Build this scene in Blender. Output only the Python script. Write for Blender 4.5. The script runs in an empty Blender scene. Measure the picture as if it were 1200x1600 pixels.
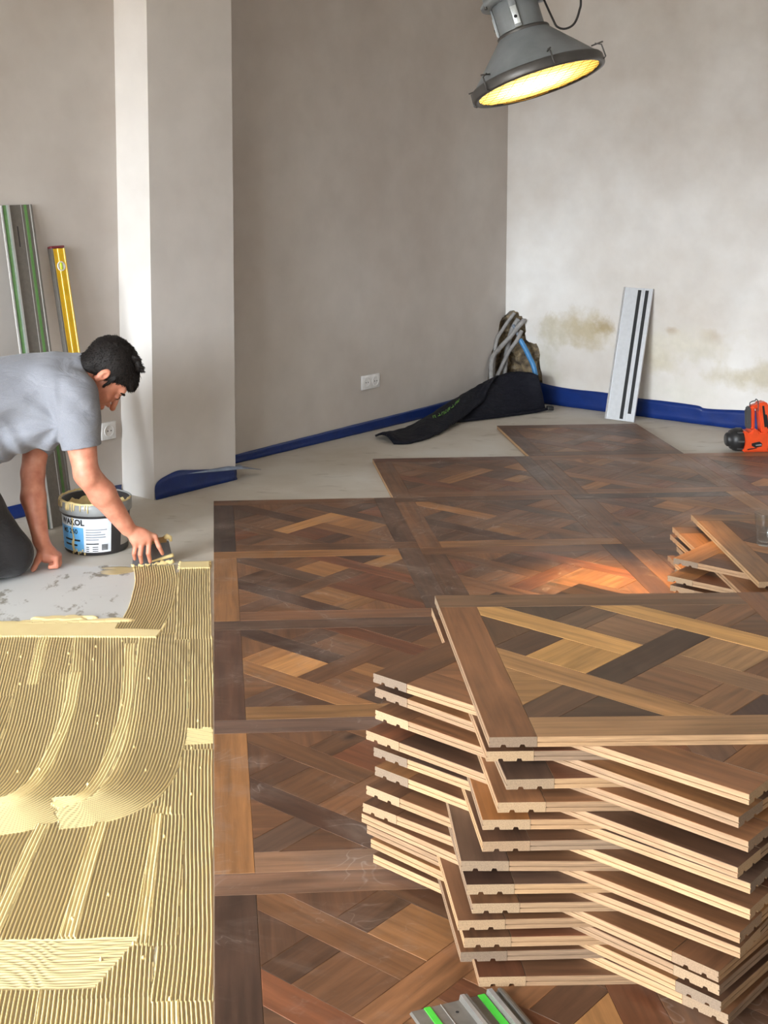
import bpy, bmesh, math, random
import numpy as np
from mathutils import Vector, Matrix, noise as mnoise

random.seed(7)
rng = np.random.default_rng(7)
SC = bpy.context.scene
COL = SC.collection
R2 = math.sqrt(.5)

# ------------------------------------------------------------------ camera
F_PX, CX, CY = 2144.15, 453.9, 479.0
CAM = Vector((0.0138, -5.9661, 1.5049))
YAW, PITCH, ROLL = 0.05555, 0.10712, -0.00484
fwd = Vector((math.sin(YAW) * math.cos(PITCH), math.cos(YAW) * math.cos(PITCH), -math.sin(PITCH)))
rgt = Vector((math.cos(YAW), -math.sin(YAW), 0))
upv = rgt.cross(fwd)
r2 = math.cos(ROLL) * rgt + math.sin(ROLL) * upv
u2 = -math.sin(ROLL) * rgt + math.cos(ROLL) * upv
cam_d = bpy.data.cameras.new('camera')
cam = bpy.data.objects.new('camera', cam_d)
COL.objects.link(cam)
M = Matrix((r2, u2, -fwd)).transposed().to_4x4()
M.translation = CAM
cam.matrix_world = M
cam_d.sensor_fit = 'VERTICAL'
cam_d.sensor_height = 36.0
cam_d.lens = F_PX / 1600 * 36
cam_d.shift_x = (600 - CX) / 1600
cam_d.shift_y = -(800 - CY) / 1600
cam_d.clip_start = .05
SC.camera = cam

# ------------------------------------------------------------------ view, world, daylight
SC.view_settings.view_transform = 'Standard'
SC.view_settings.look = 'None'
SC.view_settings.exposure = 0.0
SC.view_settings.gamma = 1.0
SC.view_settings.use_curve_mapping = False
SC.cycles.max_bounces = 8
SC.cycles.diffuse_bounces = 5
SC.cycles.use_denoising = True
world = bpy.data.worlds.new('overcast_sky')
SC.world = world
world.use_nodes = True
wt = world.node_tree; bg = wt.nodes['Background']; wc = wt.nodes.new('ShaderNodeTexCoord'); wx = wt.nodes.new('ShaderNodeSeparateXYZ'); wr_ = wt.nodes.new('ShaderNodeValToRGB')
wt.links.new(wc.outputs['Generated'], wx.inputs[0]); wt.links.new(wx.outputs['Z'], wr_.inputs[0]); wt.links.new(wr_.outputs[0], bg.inputs[0])
we = wr_.color_ramp.elements; we[0].position = .0; we[0].color = (.13, .115, .10, 1); we[1].position = .07; we[1].color = (.87, .94, 1.0, 1)
bg.inputs[1].default_value = 60.0

# room axes: the walls stand at 45 degrees to the laid parquet
U3 = Vector((R2, R2, 0)); V3 = Vector((R2, -R2, 0))
def st(s, t, z=0.0):
    return U3 * s + V3 * t + Vector((0, 0, z))
FL = -.02                      # screed level; the parquet surface is z = 0
T_LEFT = -.728 * R2            # left wall plane
T_REC = -.683 * R2             # recess wall plane beside the pillar
T_PIL = -.379 * R2             # pillar front plane
S_P0, S_P1 = -.155 * R2, .589 * R2
S_RIGHT = 4.435 * R2
S_BACK, T_BACK = -7.4, 6.6
H_CEIL = 3.1
WINDOWS = [(0.05, 2.55, .45, 2.75), (3.30, 4.10, .45, 2.75)]     # on the window wall: t0, t1, z0, z1
# daylight: an overcast sky above a darker street, entering through the room's two windows (portals only guide the sampling)
for (t0, t1, z0, z1) in WINDOWS:
    d = bpy.data.lights.new('window_portal', 'AREA'); d.shape = 'RECTANGLE'; d.size = t1 - t0; d.size_y = z1 - z0; d.cycles.is_portal = True
    o = bpy.data.objects.new('window_portal', d); COL.objects.link(o); o.location = st(S_BACK - .22, (t0 + t1) / 2, (z0 + z1) / 2)
    o.rotation_euler = U3.to_track_quat('-Z', 'Y').to_euler()

# ------------------------------------------------------------------ helpers
def lin(r, g, b, a=1.0):
    f = lambda c: ((c / 255) / 12.92 if c / 255 <= .04045 else ((c / 255 + .055) / 1.055) ** 2.4)
    return (f(r), f(g), f(b), a)

def tag(o, label=None, cat=None, group=None, kind=None):
    if label: o['label'] = label
    if cat: o['category'] = cat
    if group: o['group'] = group
    if kind: o['kind'] = kind
    return o

def empty(name, loc=(0, 0, 0), rz=0.0, parent=None):
    o = bpy.data.objects.new(name, None); COL.objects.link(o)
    o.location = loc; o.rotation_euler = (0, 0, rz); o.parent = parent
    o.empty_display_size = .05
    return o

def link(name, me, parent=None, loc=None, rot=None):
    o = bpy.data.objects.new(name, me); COL.objects.link(o); o.parent = parent
    if loc is not None: o.location = loc
    if rot is not None: o.rotation_euler = rot
    return o

def mesh(name, verts, faces, mats=(), idx=None, smooth=False, uv=None):
    me = bpy.data.meshes.new(name)
    me.from_pydata([tuple(v) for v in verts], [], [tuple(f) for f in faces])
    for m in (mats if isinstance(mats, (list, tuple)) else [mats]): me.materials.append(m)
    if idx is not None: me.polygons.foreach_set('material_index', idx)
    if smooth: me.polygons.foreach_set('use_smooth', [True] * len(me.polygons))
    if uv is not None:
        l = me.uv_layers.new(name='UVMap')
        for lp in me.loops: l.data[lp.index].uv = uv(me.vertices[lp.vertex_index].co)
    me.update()
    return me

class MB:
    """collects simple solids into one mesh"""
    def __init__(self): self.v = []; self.f = []; self.i = []; self.sm = []
    def add(self, v, f, mi=0, sm=False):
        n = len(self.v); self.v += [Vector(p) for p in v]; self.f += [[k + n for k in q] for q in f]
        self.i += [mi] * len(f); self.sm += [sm] * len(f); return self
    def box(self, a, b, mi=0, bev=0.0):
        x0, y0, z0 = a; x1, y1, z1 = b
        if bev <= 0:
            v = [(x0, y0, z0), (x1, y0, z0), (x1, y1, z0), (x0, y1, z0), (x0, y0, z1), (x1, y0, z1), (x1, y1, z1), (x0, y1, z1)]
            f = [(0, 3, 2, 1), (4, 5, 6, 7), (0, 1, 5, 4), (1, 2, 6, 5), (2, 3, 7, 6), (3, 0, 4, 7)]
            return self.add(v, f, mi)
        bm = bmesh.new(); bmesh.ops.create_cube(bm, size=1)
        for q in bm.verts: q.co = Vector(((x0 + x1) / 2 + q.co.x * (x1 - x0), (y0 + y1) / 2 + q.co.y * (y1 - y0), (z0 + z1) / 2 + q.co.z * (z1 - z0)))
        bmesh.ops.bevel(bm, geom=bm.edges[:], offset=bev, segments=2, affect='EDGES', profile=.5)
        bm.verts.index_update()
        self.add([q.co.copy() for q in bm.verts], [[q.index for q in f.verts] for f in bm.faces], mi, True); bm.free(); return self
    def prism(self, poly, z0, z1, mi=0, mtop=None, msides=None):
        n = len(poly)
        v = [(x, y, z0) for x, y in poly] + [(x, y, z1) for x, y in poly]
        self.add(v, [list(range(n))[::-1]], mi)
        k = len(self.v) - 2 * n
        self.f.append([k + n + i for i in range(n)]); self.i.append(mi if mtop is None else mtop); self.sm.append(False)
        for i in range(n):
            j = (i + 1) % n
            self.f.append([k + i, k + j, k + n + j, k + n + i]); self.i.append(mi if msides is None else msides); self.sm.append(False)
        return self
    def lathe(self, prof, n=32, mi=0, sm=True, M=None, closed=False, a0=0, a1=2 * math.pi):
        full = abs(a1 - a0 - 2 * math.pi) < 1e-6
        m = n if full else n + 1
        v = []
        for k in range(m):
            a = a0 + (a1 - a0) * k / n
            for r, z in prof: v.append(Vector((r * math.cos(a), r * math.sin(a), z)))
        if M is not None: v = [M @ q for q in v]
        L = len(prof); f = []
        for k in range(n):
            k2 = (k + 1) % m
            for j in range(L - 1 + (1 if closed else 0)):
                j2 = (j + 1) % L
                f.append([k * L + j, k2 * L + j, k2 * L + j2, k * L + j2])
        return self.add(v, f, mi, sm)
    def tube(self, pts, r, n=8, mi=0, caps=True):
        pts = [Vector(q) for q in pts]; rr = r if isinstance(r, (list, tuple)) else [r] * len(pts)
        t0 = (pts[1] - pts[0]).normalized(); nrm = t0.orthogonal().normalized(); v = []
        for i, q in enumerate(pts):
            t = (pts[min(i + 1, len(pts) - 1)] - pts[max(i - 1, 0)]).normalized()
            nrm = (nrm - t * nrm.dot(t)).normalized(); b = t.cross(nrm)
            for k in range(n):
                a = 2 * math.pi * k / n; v.append(q + (nrm * math.cos(a) + b * math.sin(a)) * rr[i])
        f = []
        for i in range(len(pts) - 1):
            for k in range(n):
                k2 = (k + 1) % n; f.append([i * n + k, i * n + k2, (i + 1) * n + k2, (i + 1) * n + k])
        if caps: f.append(list(range(n))[::-1]); f.append([(len(pts) - 1) * n + k for k in range(n)])
        return self.add(v, f, mi, True)
    def xform(self, M):
        self.v = [M @ q for q in self.v]; return self
    def build(self, name, mats, parent=None, **k):
        me = mesh(name, self.v, self.f, mats, self.i)
        me.polygons.foreach_set('use_smooth', self.sm)
        return link(name, me, parent, **k)

def spline(pts, n=8):
    """Catmull-Rom through points"""
    P = [Vector(q) for q in pts]; P = [P[0] * 2 - P[1]] + P + [P[-1] * 2 - P[-2]]; out = []
    for i in range(1, len(P) - 2):
        for k in range(n):
            t = k / n; a, b, c, d = P[i - 1:i + 3]
            out.append(.5 * ((2 * b) + (c - a) * t + (2 * a - 5 * b + 4 * c - d) * t * t + (3 * b - a - 3 * c + d) * t ** 3))
    out.append(P[-2]); return out

# ------------------------------------------------------------------ materials
def new_mat(name):
    m = bpy.data.materials.new(name); m.use_nodes = True
    nt = m.node_tree; b = nt.nodes['Principled BSDF']
    return m, nt, b
def nd(nt, kind, **kw):
    n = nt.nodes.new(kind)
    for k, v in kw.items():
        if k.startswith('i_'): n.inputs[k[2:].replace('_', ' ')].default_value = v
        else: setattr(n, k, v)
    return n
def ramp(nt, stops):
    r = nt.nodes.new('ShaderNodeValToRGB'); e = r.color_ramp.elements
    e[0].position, e[0].color = stops[0]; e[1].position, e[1].color = stops[-1]
    for p, c in stops[1:-1]:
        q = e.new(p); q.color = c
    return r
def g(v): return (v, v, v, 1)
def mixc(nt, fac, a, b, mode='MIX'):
    m = nt.nodes.new('ShaderNodeMix'); m.data_type = 'RGBA'; m.blend_type = mode
    for sock, val in ((m.inputs[0], fac), (m.inputs[6], a), (m.inputs[7], b)):
        if hasattr(val, 'links'): nt.links.new(val, sock)
        else: sock.default_value = val
    return m.outputs[2]
def mat(name, col, rough=.5, metal=0.0, var=.06, scale=30.0, bump=0.0, bscale=120.0, spec=.5, coords='Object'):
    m, nt, b = new_mat(name)
    tc = nd(nt, 'ShaderNodeTexCoord'); n = nd(nt, 'ShaderNodeTexNoise', i_Scale=scale, i_Detail=4.0)
    nt.links.new(tc.outputs[coords], n.inputs['Vector'])
    c = lin(*col)
    r = ramp(nt, [(.25, tuple(max(0, x * (1 - var * 2)) for x in c[:3]) + (1,)), (.75, tuple(min(1, x * (1 + var * 2)) for x in c[:3]) + (1,))])
    nt.links.new(n.outputs[0], r.inputs[0]); nt.links.new(r.outputs[0], b.inputs['Base Color'])
    b.inputs['Roughness'].default_value = rough; b.inputs['Metallic'].default_value = metal
    b.inputs['Specular IOR Level'].default_value = spec
    if bump > 0:
        n2 = nd(nt, 'ShaderNodeTexNoise', i_Scale=bscale, i_Detail=3.0); nt.links.new(tc.outputs[coords], n2.inputs['Vector'])
        bp = nd(nt, 'ShaderNodeBump', i_Strength=bump, i_Distance=.004); nt.links.new(n2.outputs[0], bp.inputs['Height']); nt.links.new(bp.outputs[0], b.inputs['Normal'])
    return m

def plaster(name, base, warm, stains=False):
    m, nt, b = new_mat(name)
    geo = nd(nt, 'ShaderNodeNewGeometry')
    n1 = nd(nt, 'ShaderNodeTexNoise', i_Scale=1.1, i_Detail=6.0, i_Roughness=.55)
    n2 = nd(nt, 'ShaderNodeTexNoise', i_Scale=7.0, i_Detail=5.0)
    for n in (n1, n2): nt.links.new(geo.outputs['Position'], n.inputs['Vector'])
    r1 = ramp(nt, [(.3, lin(*warm)), (.62, lin(*base))]); nt.links.new(n1.outputs[0], r1.inputs[0])
    r2_ = ramp(nt, [(.3, g(.93)), (.7, g(1.0))]); nt.links.new(n2.outputs[0], r2_.inputs[0])
    c = mixc(nt, 1.0, r1.outputs[0], r2_.outputs[0], 'MULTIPLY')
    if stains:
        # damp marks: blobs at fixed places on the wall, broken up by noise
        nz = nd(nt, 'ShaderNodeTexNoise', i_Scale=9.0, i_Detail=6.0, i_Roughness=.62); nt.links.new(geo.outputs['Position'], nz.inputs['Vector'])
        nz2 = nd(nt, 'ShaderNodeTexNoise', i_Scale=26.0, i_Detail=4.0); nt.links.new(geo.outputs['Position'], nz2.inputs['Vector'])
        for (d, z, rx, rz, col, amt) in [(.55, .47, .27, .13, (196, 182, 150), .85), (.36, .43, .16, .11, (205, 198, 176), .7), (.70, .50, .10, .06, (178, 158, 120), .8),
                                         (1.13, .505, .055, .03, (170, 142, 110), .9), (1.38, .49, .09, .05, (190, 172, 146), .7), (1.04, .36, .20, .13, (206, 197, 175), .8),
                                         (1.30, .385, .10, .06, (205, 200, 186), .8), (1.57, .275, .24, .07, (205, 196, 174), .85), (1.75, .30, .2, .09, (205, 196, 176), .8), (1.2, .44, .4, .12, (222, 216, 202), .8),
                                         (.30, .27, .12, .2, (205, 200, 184), .7), (1.15, .16, .3, .08, (222, 220, 210), .6)]:
            p = st(S_RIGHT, T_LEFT + d, z)
            sub = nd(nt, 'ShaderNodeVectorMath', operation='SUBTRACT'); nt.links.new(geo.outputs['Position'], sub.inputs[0]); sub.inputs[1].default_value = p
            dv = nd(nt, 'ShaderNodeVectorMath', operation='DOT_PRODUCT'); nt.links.new(sub.outputs[0], dv.inputs[0]); dv.inputs[1].default_value = V3 / rx
            dz = nd(nt, 'ShaderNodeVectorMath', operation='DOT_PRODUCT'); nt.links.new(sub.outputs[0], dz.inputs[0]); dz.inputs[1].default_value = (0, 0, 1 / rz)
            cb = nd(nt, 'ShaderNodeCombineXYZ'); nt.links.new(dv.outputs['Value'], cb.inputs[0]); nt.links.new(dz.outputs['Value'], cb.inputs[1])
            ln = nd(nt, 'ShaderNodeVectorMath', operation='LENGTH'); nt.links.new(cb.outputs[0], ln.inputs[0])
            ad = nd(nt, 'ShaderNodeMath', operation='MULTIPLY_ADD'); nt.links.new(nz.outputs[0], ad.inputs[0]); ad.inputs[1].default_value = 2.2; nt.links.new(ln.outputs['Value'], ad.inputs[2])
            rr = ramp(nt, [(.0, g(amt)), (.5, g(0))])
            hf = nd(nt, 'ShaderNodeMath', operation='MULTIPLY_ADD'); nt.links.new(ad.outputs[0], hf.inputs[0]); hf.inputs[1].default_value = .60; hf.inputs[2].default_value = -.78
            nt.links.new(hf.outputs[0], rr.inputs[0])
            c = mixc(nt, rr.outputs[0], c, mixc(nt, nz2.outputs[0], lin(*[x * .9 for x in col]), lin(*col)))
    nt.links.new(c, b.inputs['Base Color']); b.inputs['Roughness'].default_value = .85; b.inputs['Specular IOR Level'].default_value = .25
    bp = nd(nt, 'ShaderNodeBump', i_Strength=.12, i_Distance=.01); nt.links.new(n2.outputs[0], bp.inputs['Height']); nt.links.new(bp.outputs[0], b.inputs['Normal'])
    return m

def wood_top(name, dust=.0, rough=(.30, .5)):
    """stained oak; colour comes from each board's own object colour, grain runs along u"""
    m, nt, b = new_mat(name)
    uv = nd(nt, 'ShaderNodeUVMap'); oi = nd(nt, 'ShaderNodeObjectInfo'); geo = nd(nt, 'ShaderNodeNewGeometry')
    mu = nd(nt, 'ShaderNodeMath', operation='MULTIPLY'); mu.inputs[1].default_value = 91.0; nt.links.new(oi.outputs['Random'], mu.inputs[0])
    ad = nd(nt, 'ShaderNodeVectorMath', operation='ADD'); nt.links.new(uv.outputs[0], ad.inputs[0]); nt.links.new(mu.outputs[0], ad.inputs[1])
    mp = nd(nt, 'ShaderNodeMapping'); mp.inputs['Scale'].default_value = (3.0, 55.0, 1); nt.links.new(ad.outputs[0], mp.inputs[0])
    n1 = nd(nt, 'ShaderNodeTexNoise', i_Scale=1.0, i_Detail=6.0, i_Roughness=.6, i_Distortion=.4); nt.links.new(mp.outputs[0], n1.inputs['Vector'])
    mp2 = nd(nt, 'ShaderNodeMapping'); mp2.inputs['Scale'].default_value = (2.0, 9.0, 1); nt.links.new(ad.outputs[0], mp2.inputs[0])
    n2 = nd(nt, 'ShaderNodeTexNoise', i_Scale=1.3, i_Detail=4.0, i_Distortion=1.2); nt.links.new(mp2.outputs[0], n2.inputs['Vector'])
    r1 = ramp(nt, [(.3, g(.66)), (.5, g(.98)), (.72, g(1.28))]); nt.links.new(n1.outputs[0], r1.inputs[0])
    r2_ = ramp(nt, [(.28, g(.70)), (.5, g(1.0)), (.75, g(1.25))]); nt.links.new(n2.outputs[0], r2_.inputs[0])
    c = mixc(nt, 1.0, oi.outputs['Color'], r1.outputs[0], 'MULTIPLY'); c = mixc(nt, 1.0, c, r2_.outputs[0], 'MULTIPLY')
    # a few knots
    vo = nd(nt, 'ShaderNodeTexVoronoi', i_Scale=2.6); mp3 = nd(nt, 'ShaderNodeMapping'); mp3.inputs['Scale'].default_value = (1, 1.7, 1)
    nt.links.new(ad.outputs[0], mp3.inputs[0]); nt.links.new(mp3.outputs[0], vo.inputs['Vector'])
    kr = ramp(nt, [(.0, g(.9)), (.055, g(.55)), (.11, g(0))]); nt.links.new(vo.outputs['Distance'], kr.inputs[0])
    c = mixc(nt, kr.outputs[0], c, lin(44, 30, 24))
    nr = nd(nt, 'ShaderNodeTexNoise', i_Scale=3.0, i_Detail=5.0); nt.links.new(geo.outputs['Position'], nr.inputs['Vector'])
    if dust > 0:
        dn = nd(nt, 'ShaderNodeTexNoise', i_Scale=2.3, i_Detail=7.0, i_Roughness=.68, i_Distortion=1.6); nt.links.new(geo.outputs['Position'], dn.inputs['Vector'])
        dr = ramp(nt, [(.50, g(0)), (.70, g(dust))]); nt.links.new(dn.outputs[0], dr.inputs[0])
        c = mixc(nt, dr.outputs[0], c, lin(156, 138, 126))
        sw = nd(nt, 'ShaderNodeTexNoise', i_Scale=3.6, i_Detail=2.0, i_Distortion=2.4); nt.links.new(geo.outputs['Position'], sw.inputs['Vector'])      # wiped scuff lines
        sr = ramp(nt, [(.488, g(0)), (.5, g(1)), (.512, g(0))]); nt.links.new(sw.outputs[0], sr.inputs[0])
        sm = ramp(nt, [(.50, g(0)), (.64, g(.34))]); nt.links.new(dn.outputs[0], sm.inputs[0])
        c = mixc(nt, mixc(nt, 1.0, sr.outputs[0], sm.outputs[0], 'MULTIPLY'), c, lin(196, 184, 174))
    rr = ramp(nt, [(.3, g(rough[0])), (.7, g(rough[1]))]); nt.links.new(nr.outputs[0], rr.inputs[0]); nt.links.new(rr.outputs[0], b.inputs['Roughness'])
    nt.links.new(c, b.inputs['Base Color'])
    bp = nd(nt, 'ShaderNodeBump', i_Strength=.10, i_Distance=.002); nt.links.new(n1.outputs[0], bp.inputs['Height']); nt.links.new(bp.outputs[0], b.inputs['Normal'])
    return m

def wood_raw(name, cols, end=False):
    """unfinished oak on the panel edges, tone differs from board to board"""
    m, nt, b = new_mat(name)
    oi = nd(nt, 'ShaderNodeObjectInfo'); tc = nd(nt, 'ShaderNodeTexCoord')
    r = ramp(nt, [(i / (len(cols) - 1), lin(*c)) for i, c in enumerate(cols)]); nt.links.new(oi.outputs['Random'], r.inputs[0])
    mp = nd(nt, 'ShaderNodeMapping'); mp.inputs['Scale'].default_value = (420, 420, 420); nt.links.new(tc.outputs['Object'], mp.inputs[0])
    if not end: mp.inputs['Scale'].default_value = (14, 14, 300)
    n = nd(nt, 'ShaderNodeTexNoise', i_Scale=1.0, i_Detail=4.0); nt.links.new(mp.outputs[0], n.inputs['Vector'])
    rr = ramp(nt, [(.3, g(.72)), (.7, g(1.12))]); nt.links.new(n.outputs[0], rr.inputs[0])
    nt.links.new(mixc(nt, 1.0, r.outputs[0], rr.outputs[0], 'MULTIPLY'), b.inputs['Base Color']); b.inputs['Roughness'].default_value = .75
    b.inputs['Specular IOR Level'].default_value = .3
    return m

M_WALL = plaster('plaster_shaded', (204, 198, 192), (188, 179, 171))  # plaster tone lowered so the grazingly lit left walls look more shaded
M_WALLR = plaster('plaster_lit_stained', (236, 235, 233), (206, 198, 189), True)  # base tone raised to brighten the window-facing wall; the stains are real
M_PIL = plaster('plaster_pillar', (222, 218, 214), (214, 209, 204))  # paler than the left wall, daylight on the pillar side put into the colour
M_CEIL = plaster('ceiling_paint', (225, 223, 220), (215, 212, 208))
M_TOPL = wood_top('stained_oak_laid', .27, (.34, .52))
M_TOPS = wood_top('stained_oak_stacked', .0, (.42, .6))
M_RAW = wood_raw('raw_oak_side', [(138, 112, 88), (160, 126, 92), (176, 142, 104), (154, 122, 92), (132, 110, 90), (168, 134, 98)])
M_END = wood_raw('raw_oak_end_grain', [(124, 104, 86), (150, 122, 94), (164, 136, 104), (116, 100, 86)], True)
M_DARK = mat('dark_void', (30, 24, 20), .9)
def screed():
    m, nt, b = new_mat('cement_screed')
    geo = nd(nt, 'ShaderNodeNewGeometry')
    n1 = nd(nt, 'ShaderNodeTexNoise', i_Scale=1.6, i_Detail=8.0, i_Roughness=.6); n2 = nd(nt, 'ShaderNodeTexNoise', i_Scale=6.0, i_Detail=6.0, i_Distortion=.8)
    mp = nd(nt, 'ShaderNodeMapping'); mp.inputs['Scale'].default_value = (1, 2.4, 1); nt.links.new(geo.outputs['Position'], mp.inputs[0])
    nt.links.new(geo.outputs['Position'], n1.inputs['Vector']); nt.links.new(mp.outputs[0], n2.inputs['Vector'])
    r1 = ramp(nt, [(.3, lin(184, 174, 160)), (.55, lin(200, 194, 184)), (.75, lin(208, 206, 200))]); nt.links.new(n1.outputs[0], r1.inputs[0])
    r2_ = ramp(nt, [(.60, g(0)), (.72, g(.55))]); nt.links.new(n2.outputs[0], r2_.inputs[0])
    c = mixc(nt, r2_.outputs[0], r1.outputs[0], lin(150, 138, 122))
    # wiped primer where the man kneels: whiter skin with dark scuffs
    sub = nd(nt, 'ShaderNodeVectorMath', operation='SUBTRACT'); nt.links.new(geo.outputs['Position'], sub.inputs[0]); sub.inputs[1].default_value = (-.62, -1.2, 0)
    sc_ = nd(nt, 'ShaderNodeVectorMath', operation='MULTIPLY'); nt.links.new(sub.outputs[0], sc_.inputs[0]); sc_.inputs[1].default_value = (1.9, 2.4, 0)
    ln = nd(nt, 'ShaderNodeVectorMath', operation='LENGTH'); nt.links.new(sc_.outputs[0], ln.inputs[0])
    ad = nd(nt, 'ShaderNodeMath', operation='ADD'); nt.links.new(ln.outputs['Value'], ad.inputs[0]); nt.links.new(n1.outputs[0], ad.inputs[1])
    r3 = ramp(nt, [(.0, g(.8)), (.95, g(.75)), (1.0, g(0))])
    hv = nd(nt, 'ShaderNodeMath', operation='MULTIPLY'); hv.inputs[1].default_value = .72; nt.links.new(ad.outputs[0], hv.inputs[0]); nt.links.new(hv.outputs[0], r3.inputs[0])
    n4 = nd(nt, 'ShaderNodeTexNoise', i_Scale=13.0, i_Detail=5.0, i_Roughness=.6); mp4 = nd(nt, 'ShaderNodeMapping'); mp4.inputs['Scale'].default_value = (1, .55, 1)
    mp4.inputs['Rotation'].default_value = (0, 0, .5); nt.links.new(geo.outputs['Position'], mp4.inputs[0]); nt.links.new(mp4.outputs[0], n4.inputs['Vector'])
    r4 = ramp(nt, [(.58, lin(206, 208, 208)), (.64, lin(120, 116, 106))]); nt.links.new(n4.outputs[0], r4.inputs[0])
    c = mixc(nt, r3.outputs[0], c, r4.outputs[0])
    nt.links.new(c, b.inputs['Base Color']); b.inputs['Roughness'].default_value = .62; b.inputs['Specular IOR Level'].default_value = .35
    bp = nd(nt, 'ShaderNodeBump', i_Strength=.1, i_Distance=.004); nt.links.new(n2.outputs[0], bp.inputs['Height']); nt.links.new(bp.outputs[0], b.inputs['Normal'])
    return m
M_SCREED = screed()
M_FILM = mat('blue_film', (10, 42, 108), .32, 0, .08, 14, .25, 40)
M_FILMG = mat('pale_blue_film', (128, 142, 166), .3, 0, .12, 20, .3, 60)
M_ALU = mat('brushed_aluminium', (178, 180, 182), .38, .85, .04, 60)
M_ALUG = mat('grey_anodised', (128, 124, 118), .42, .55, .05, 60)
M_ALUW = mat('bright_aluminium', (222, 224, 226), .32, .8, .03, 60)
M_SILV = mat('silver_rail', (214, 217, 221), .4, .35, .03, 40)
M_GREEN = mat('green_glide_strip', (70, 190, 60), .45)
M_GREEND = mat('dull_green_glide_strip', (96, 140, 78), .5)
M_BLACK = mat('black_rubber', (26, 27, 29), .55)
M_PLAST = mat('black_plastic', (52, 50, 51), .38, 0, .06, 20)
M_WHITEP = mat('white_plastic', (232, 232, 232), .35)
M_YEL = mat('yellow_lacquer', (238, 190, 20), .35, 0, .04)
M_RED = mat('dark_red_cap', (120, 40, 50), .5)

# ------------------------------------------------------------------ setting: walls, floor, ceiling
def wall_poly(name, poly, origin, ax, nrm, thick, m):
    """upright slab: polygon in (along, height), front at origin, thickness away from nrm"""
    fr = [origin + ax * a + Vector((0, 0, z)) for a, z in poly]; bk = [q - nrm * thick for q in fr]
    n = len(poly); f = [list(range(n)), list(range(2 * n - 1, n - 1, -1))] + [[i, i + n, (i + 1) % n + n, (i + 1) % n] for i in range(n)]
    bm = bmesh.new(); vs = [bm.verts.new(q) for q in fr + bk]
    for q in f: bm.faces.new([vs[i] for i in q])
    bmesh.ops.recalc_face_normals(bm, faces=bm.faces); bmesh.ops.triangulate(bm, faces=[q for q in bm.faces if len(q.verts) > 4])
    me = bpy.data.meshes.new(name); bm.to_mesh(me); bm.free(); me.materials.append(m)
    return tag(link(name, me), kind='structure')
CORNER = st(S_RIGHT, T_LEFT)
def jag(pts, amp, sub=4, seed=1):
    rnd = random.Random(seed); out = []
    for (a, b), (c, d) in zip(pts, pts[1:]):
        for k in range(sub):
            t = k / sub; out.append((a + (c - a) * t + rnd.uniform(-amp, amp), b + (d - b) * t + rnd.uniform(-amp, amp)))
    out.append(pts[-1]); return out
HOLE_L = jag([(.0, .515), (.045, .505), (.09, .39), (.165, .27), (.19, .16), (.215, FL)], .009, 4, 3)
HOLE_R = jag([(.0, .515), (.04, .545), (.08, .55), (.125, .51), (.15, .43), (.165, .35), (.235, .345), (.255, .26), (.285, .12), (.29, FL)], .010, 3, 5)
HOLE_L[0] = (0, .515); HOLE_R[0] = (0, .515); HOLE_L[-1] = (.215, FL); HOLE_R[-1] = (.29, FL)
wl = S_RIGHT - S_P0
wall_poly('wall_left', [(0, H_CEIL)] + HOLE_L + [(wl - .1, FL), (wl - .1, H_CEIL)], CORNER, -U3, V3, .16, M_WALL)
wall_poly('wall_left_recess', [(S_P0 + .05, H_CEIL), (S_P0 + .05, FL), (S_BACK - .2, FL), (S_BACK - .2, H_CEIL)], V3 * T_REC, U3, V3, .16, M_WALL)
wr = T_BACK - T_LEFT
wall_poly('wall_right', [(0, H_CEIL)] + HOLE_R + [(wr, FL), (wr, H_CEIL)], CORNER, V3, -U3, .16, M_WALLR)
def st_box(name, s0, s1, t0, t1, z0, z1, m, kind='structure', parent=None):
    mb = MB(); mb.box((s0, t0, z0), (s1, t1, z1)); Ms = Matrix(((R2, R2, 0, 0), (R2, -R2, 0, 0), (0, 0, 1, 0), (0, 0, 0, 1)))
    mb.xform(Ms); mb.f = [q[::-1] for q in mb.f]
    o = mb.build(name, [m], parent)
    if kind and parent is None: tag(o, kind=kind)
    return o
st_box('wall_pillar', S_P0, S_P1, T_LEFT - .12, T_PIL, FL, H_CEIL, M_PIL)
# window wall opposite the right wall, wall with a glazed door opposite the left wall (both behind the photographer)
def window_wall(name, a0, a1, opens, fixed, axis):
    ops = sorted(opens); cuts = []; x = a0
    for k, (o0, o1, z0, z1) in enumerate(ops):
        cuts += [(x, o0, FL, H_CEIL), (o0, o1, FL, z0), (o0, o1, z1, H_CEIL)]; x = o1
    cuts.append((x, a1, FL, H_CEIL))
    mb = MB()
    for (p0, p1, z0, z1) in cuts:
        if axis == 's': mb.box((p0, fixed, z0), (p1, fixed + .2, z1))
        else: mb.box((fixed - .2, p0, z0), (fixed, p1, z1))
    mb.xform(Matrix(((R2, R2, 0, 0), (R2, -R2, 0, 0), (0, 0, 1, 0), (0, 0, 0, 1)))); mb.f = [q[::-1] for q in mb.f]
    return tag(mb.build(name, [M_WALL]), kind='structure')
window_wall('wall_window', T_LEFT - .2, T_BACK + .2, WINDOWS, S_BACK, 't')
window_wall('wall_back', S_BACK, S_RIGHT, [], T_BACK, 's')
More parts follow.
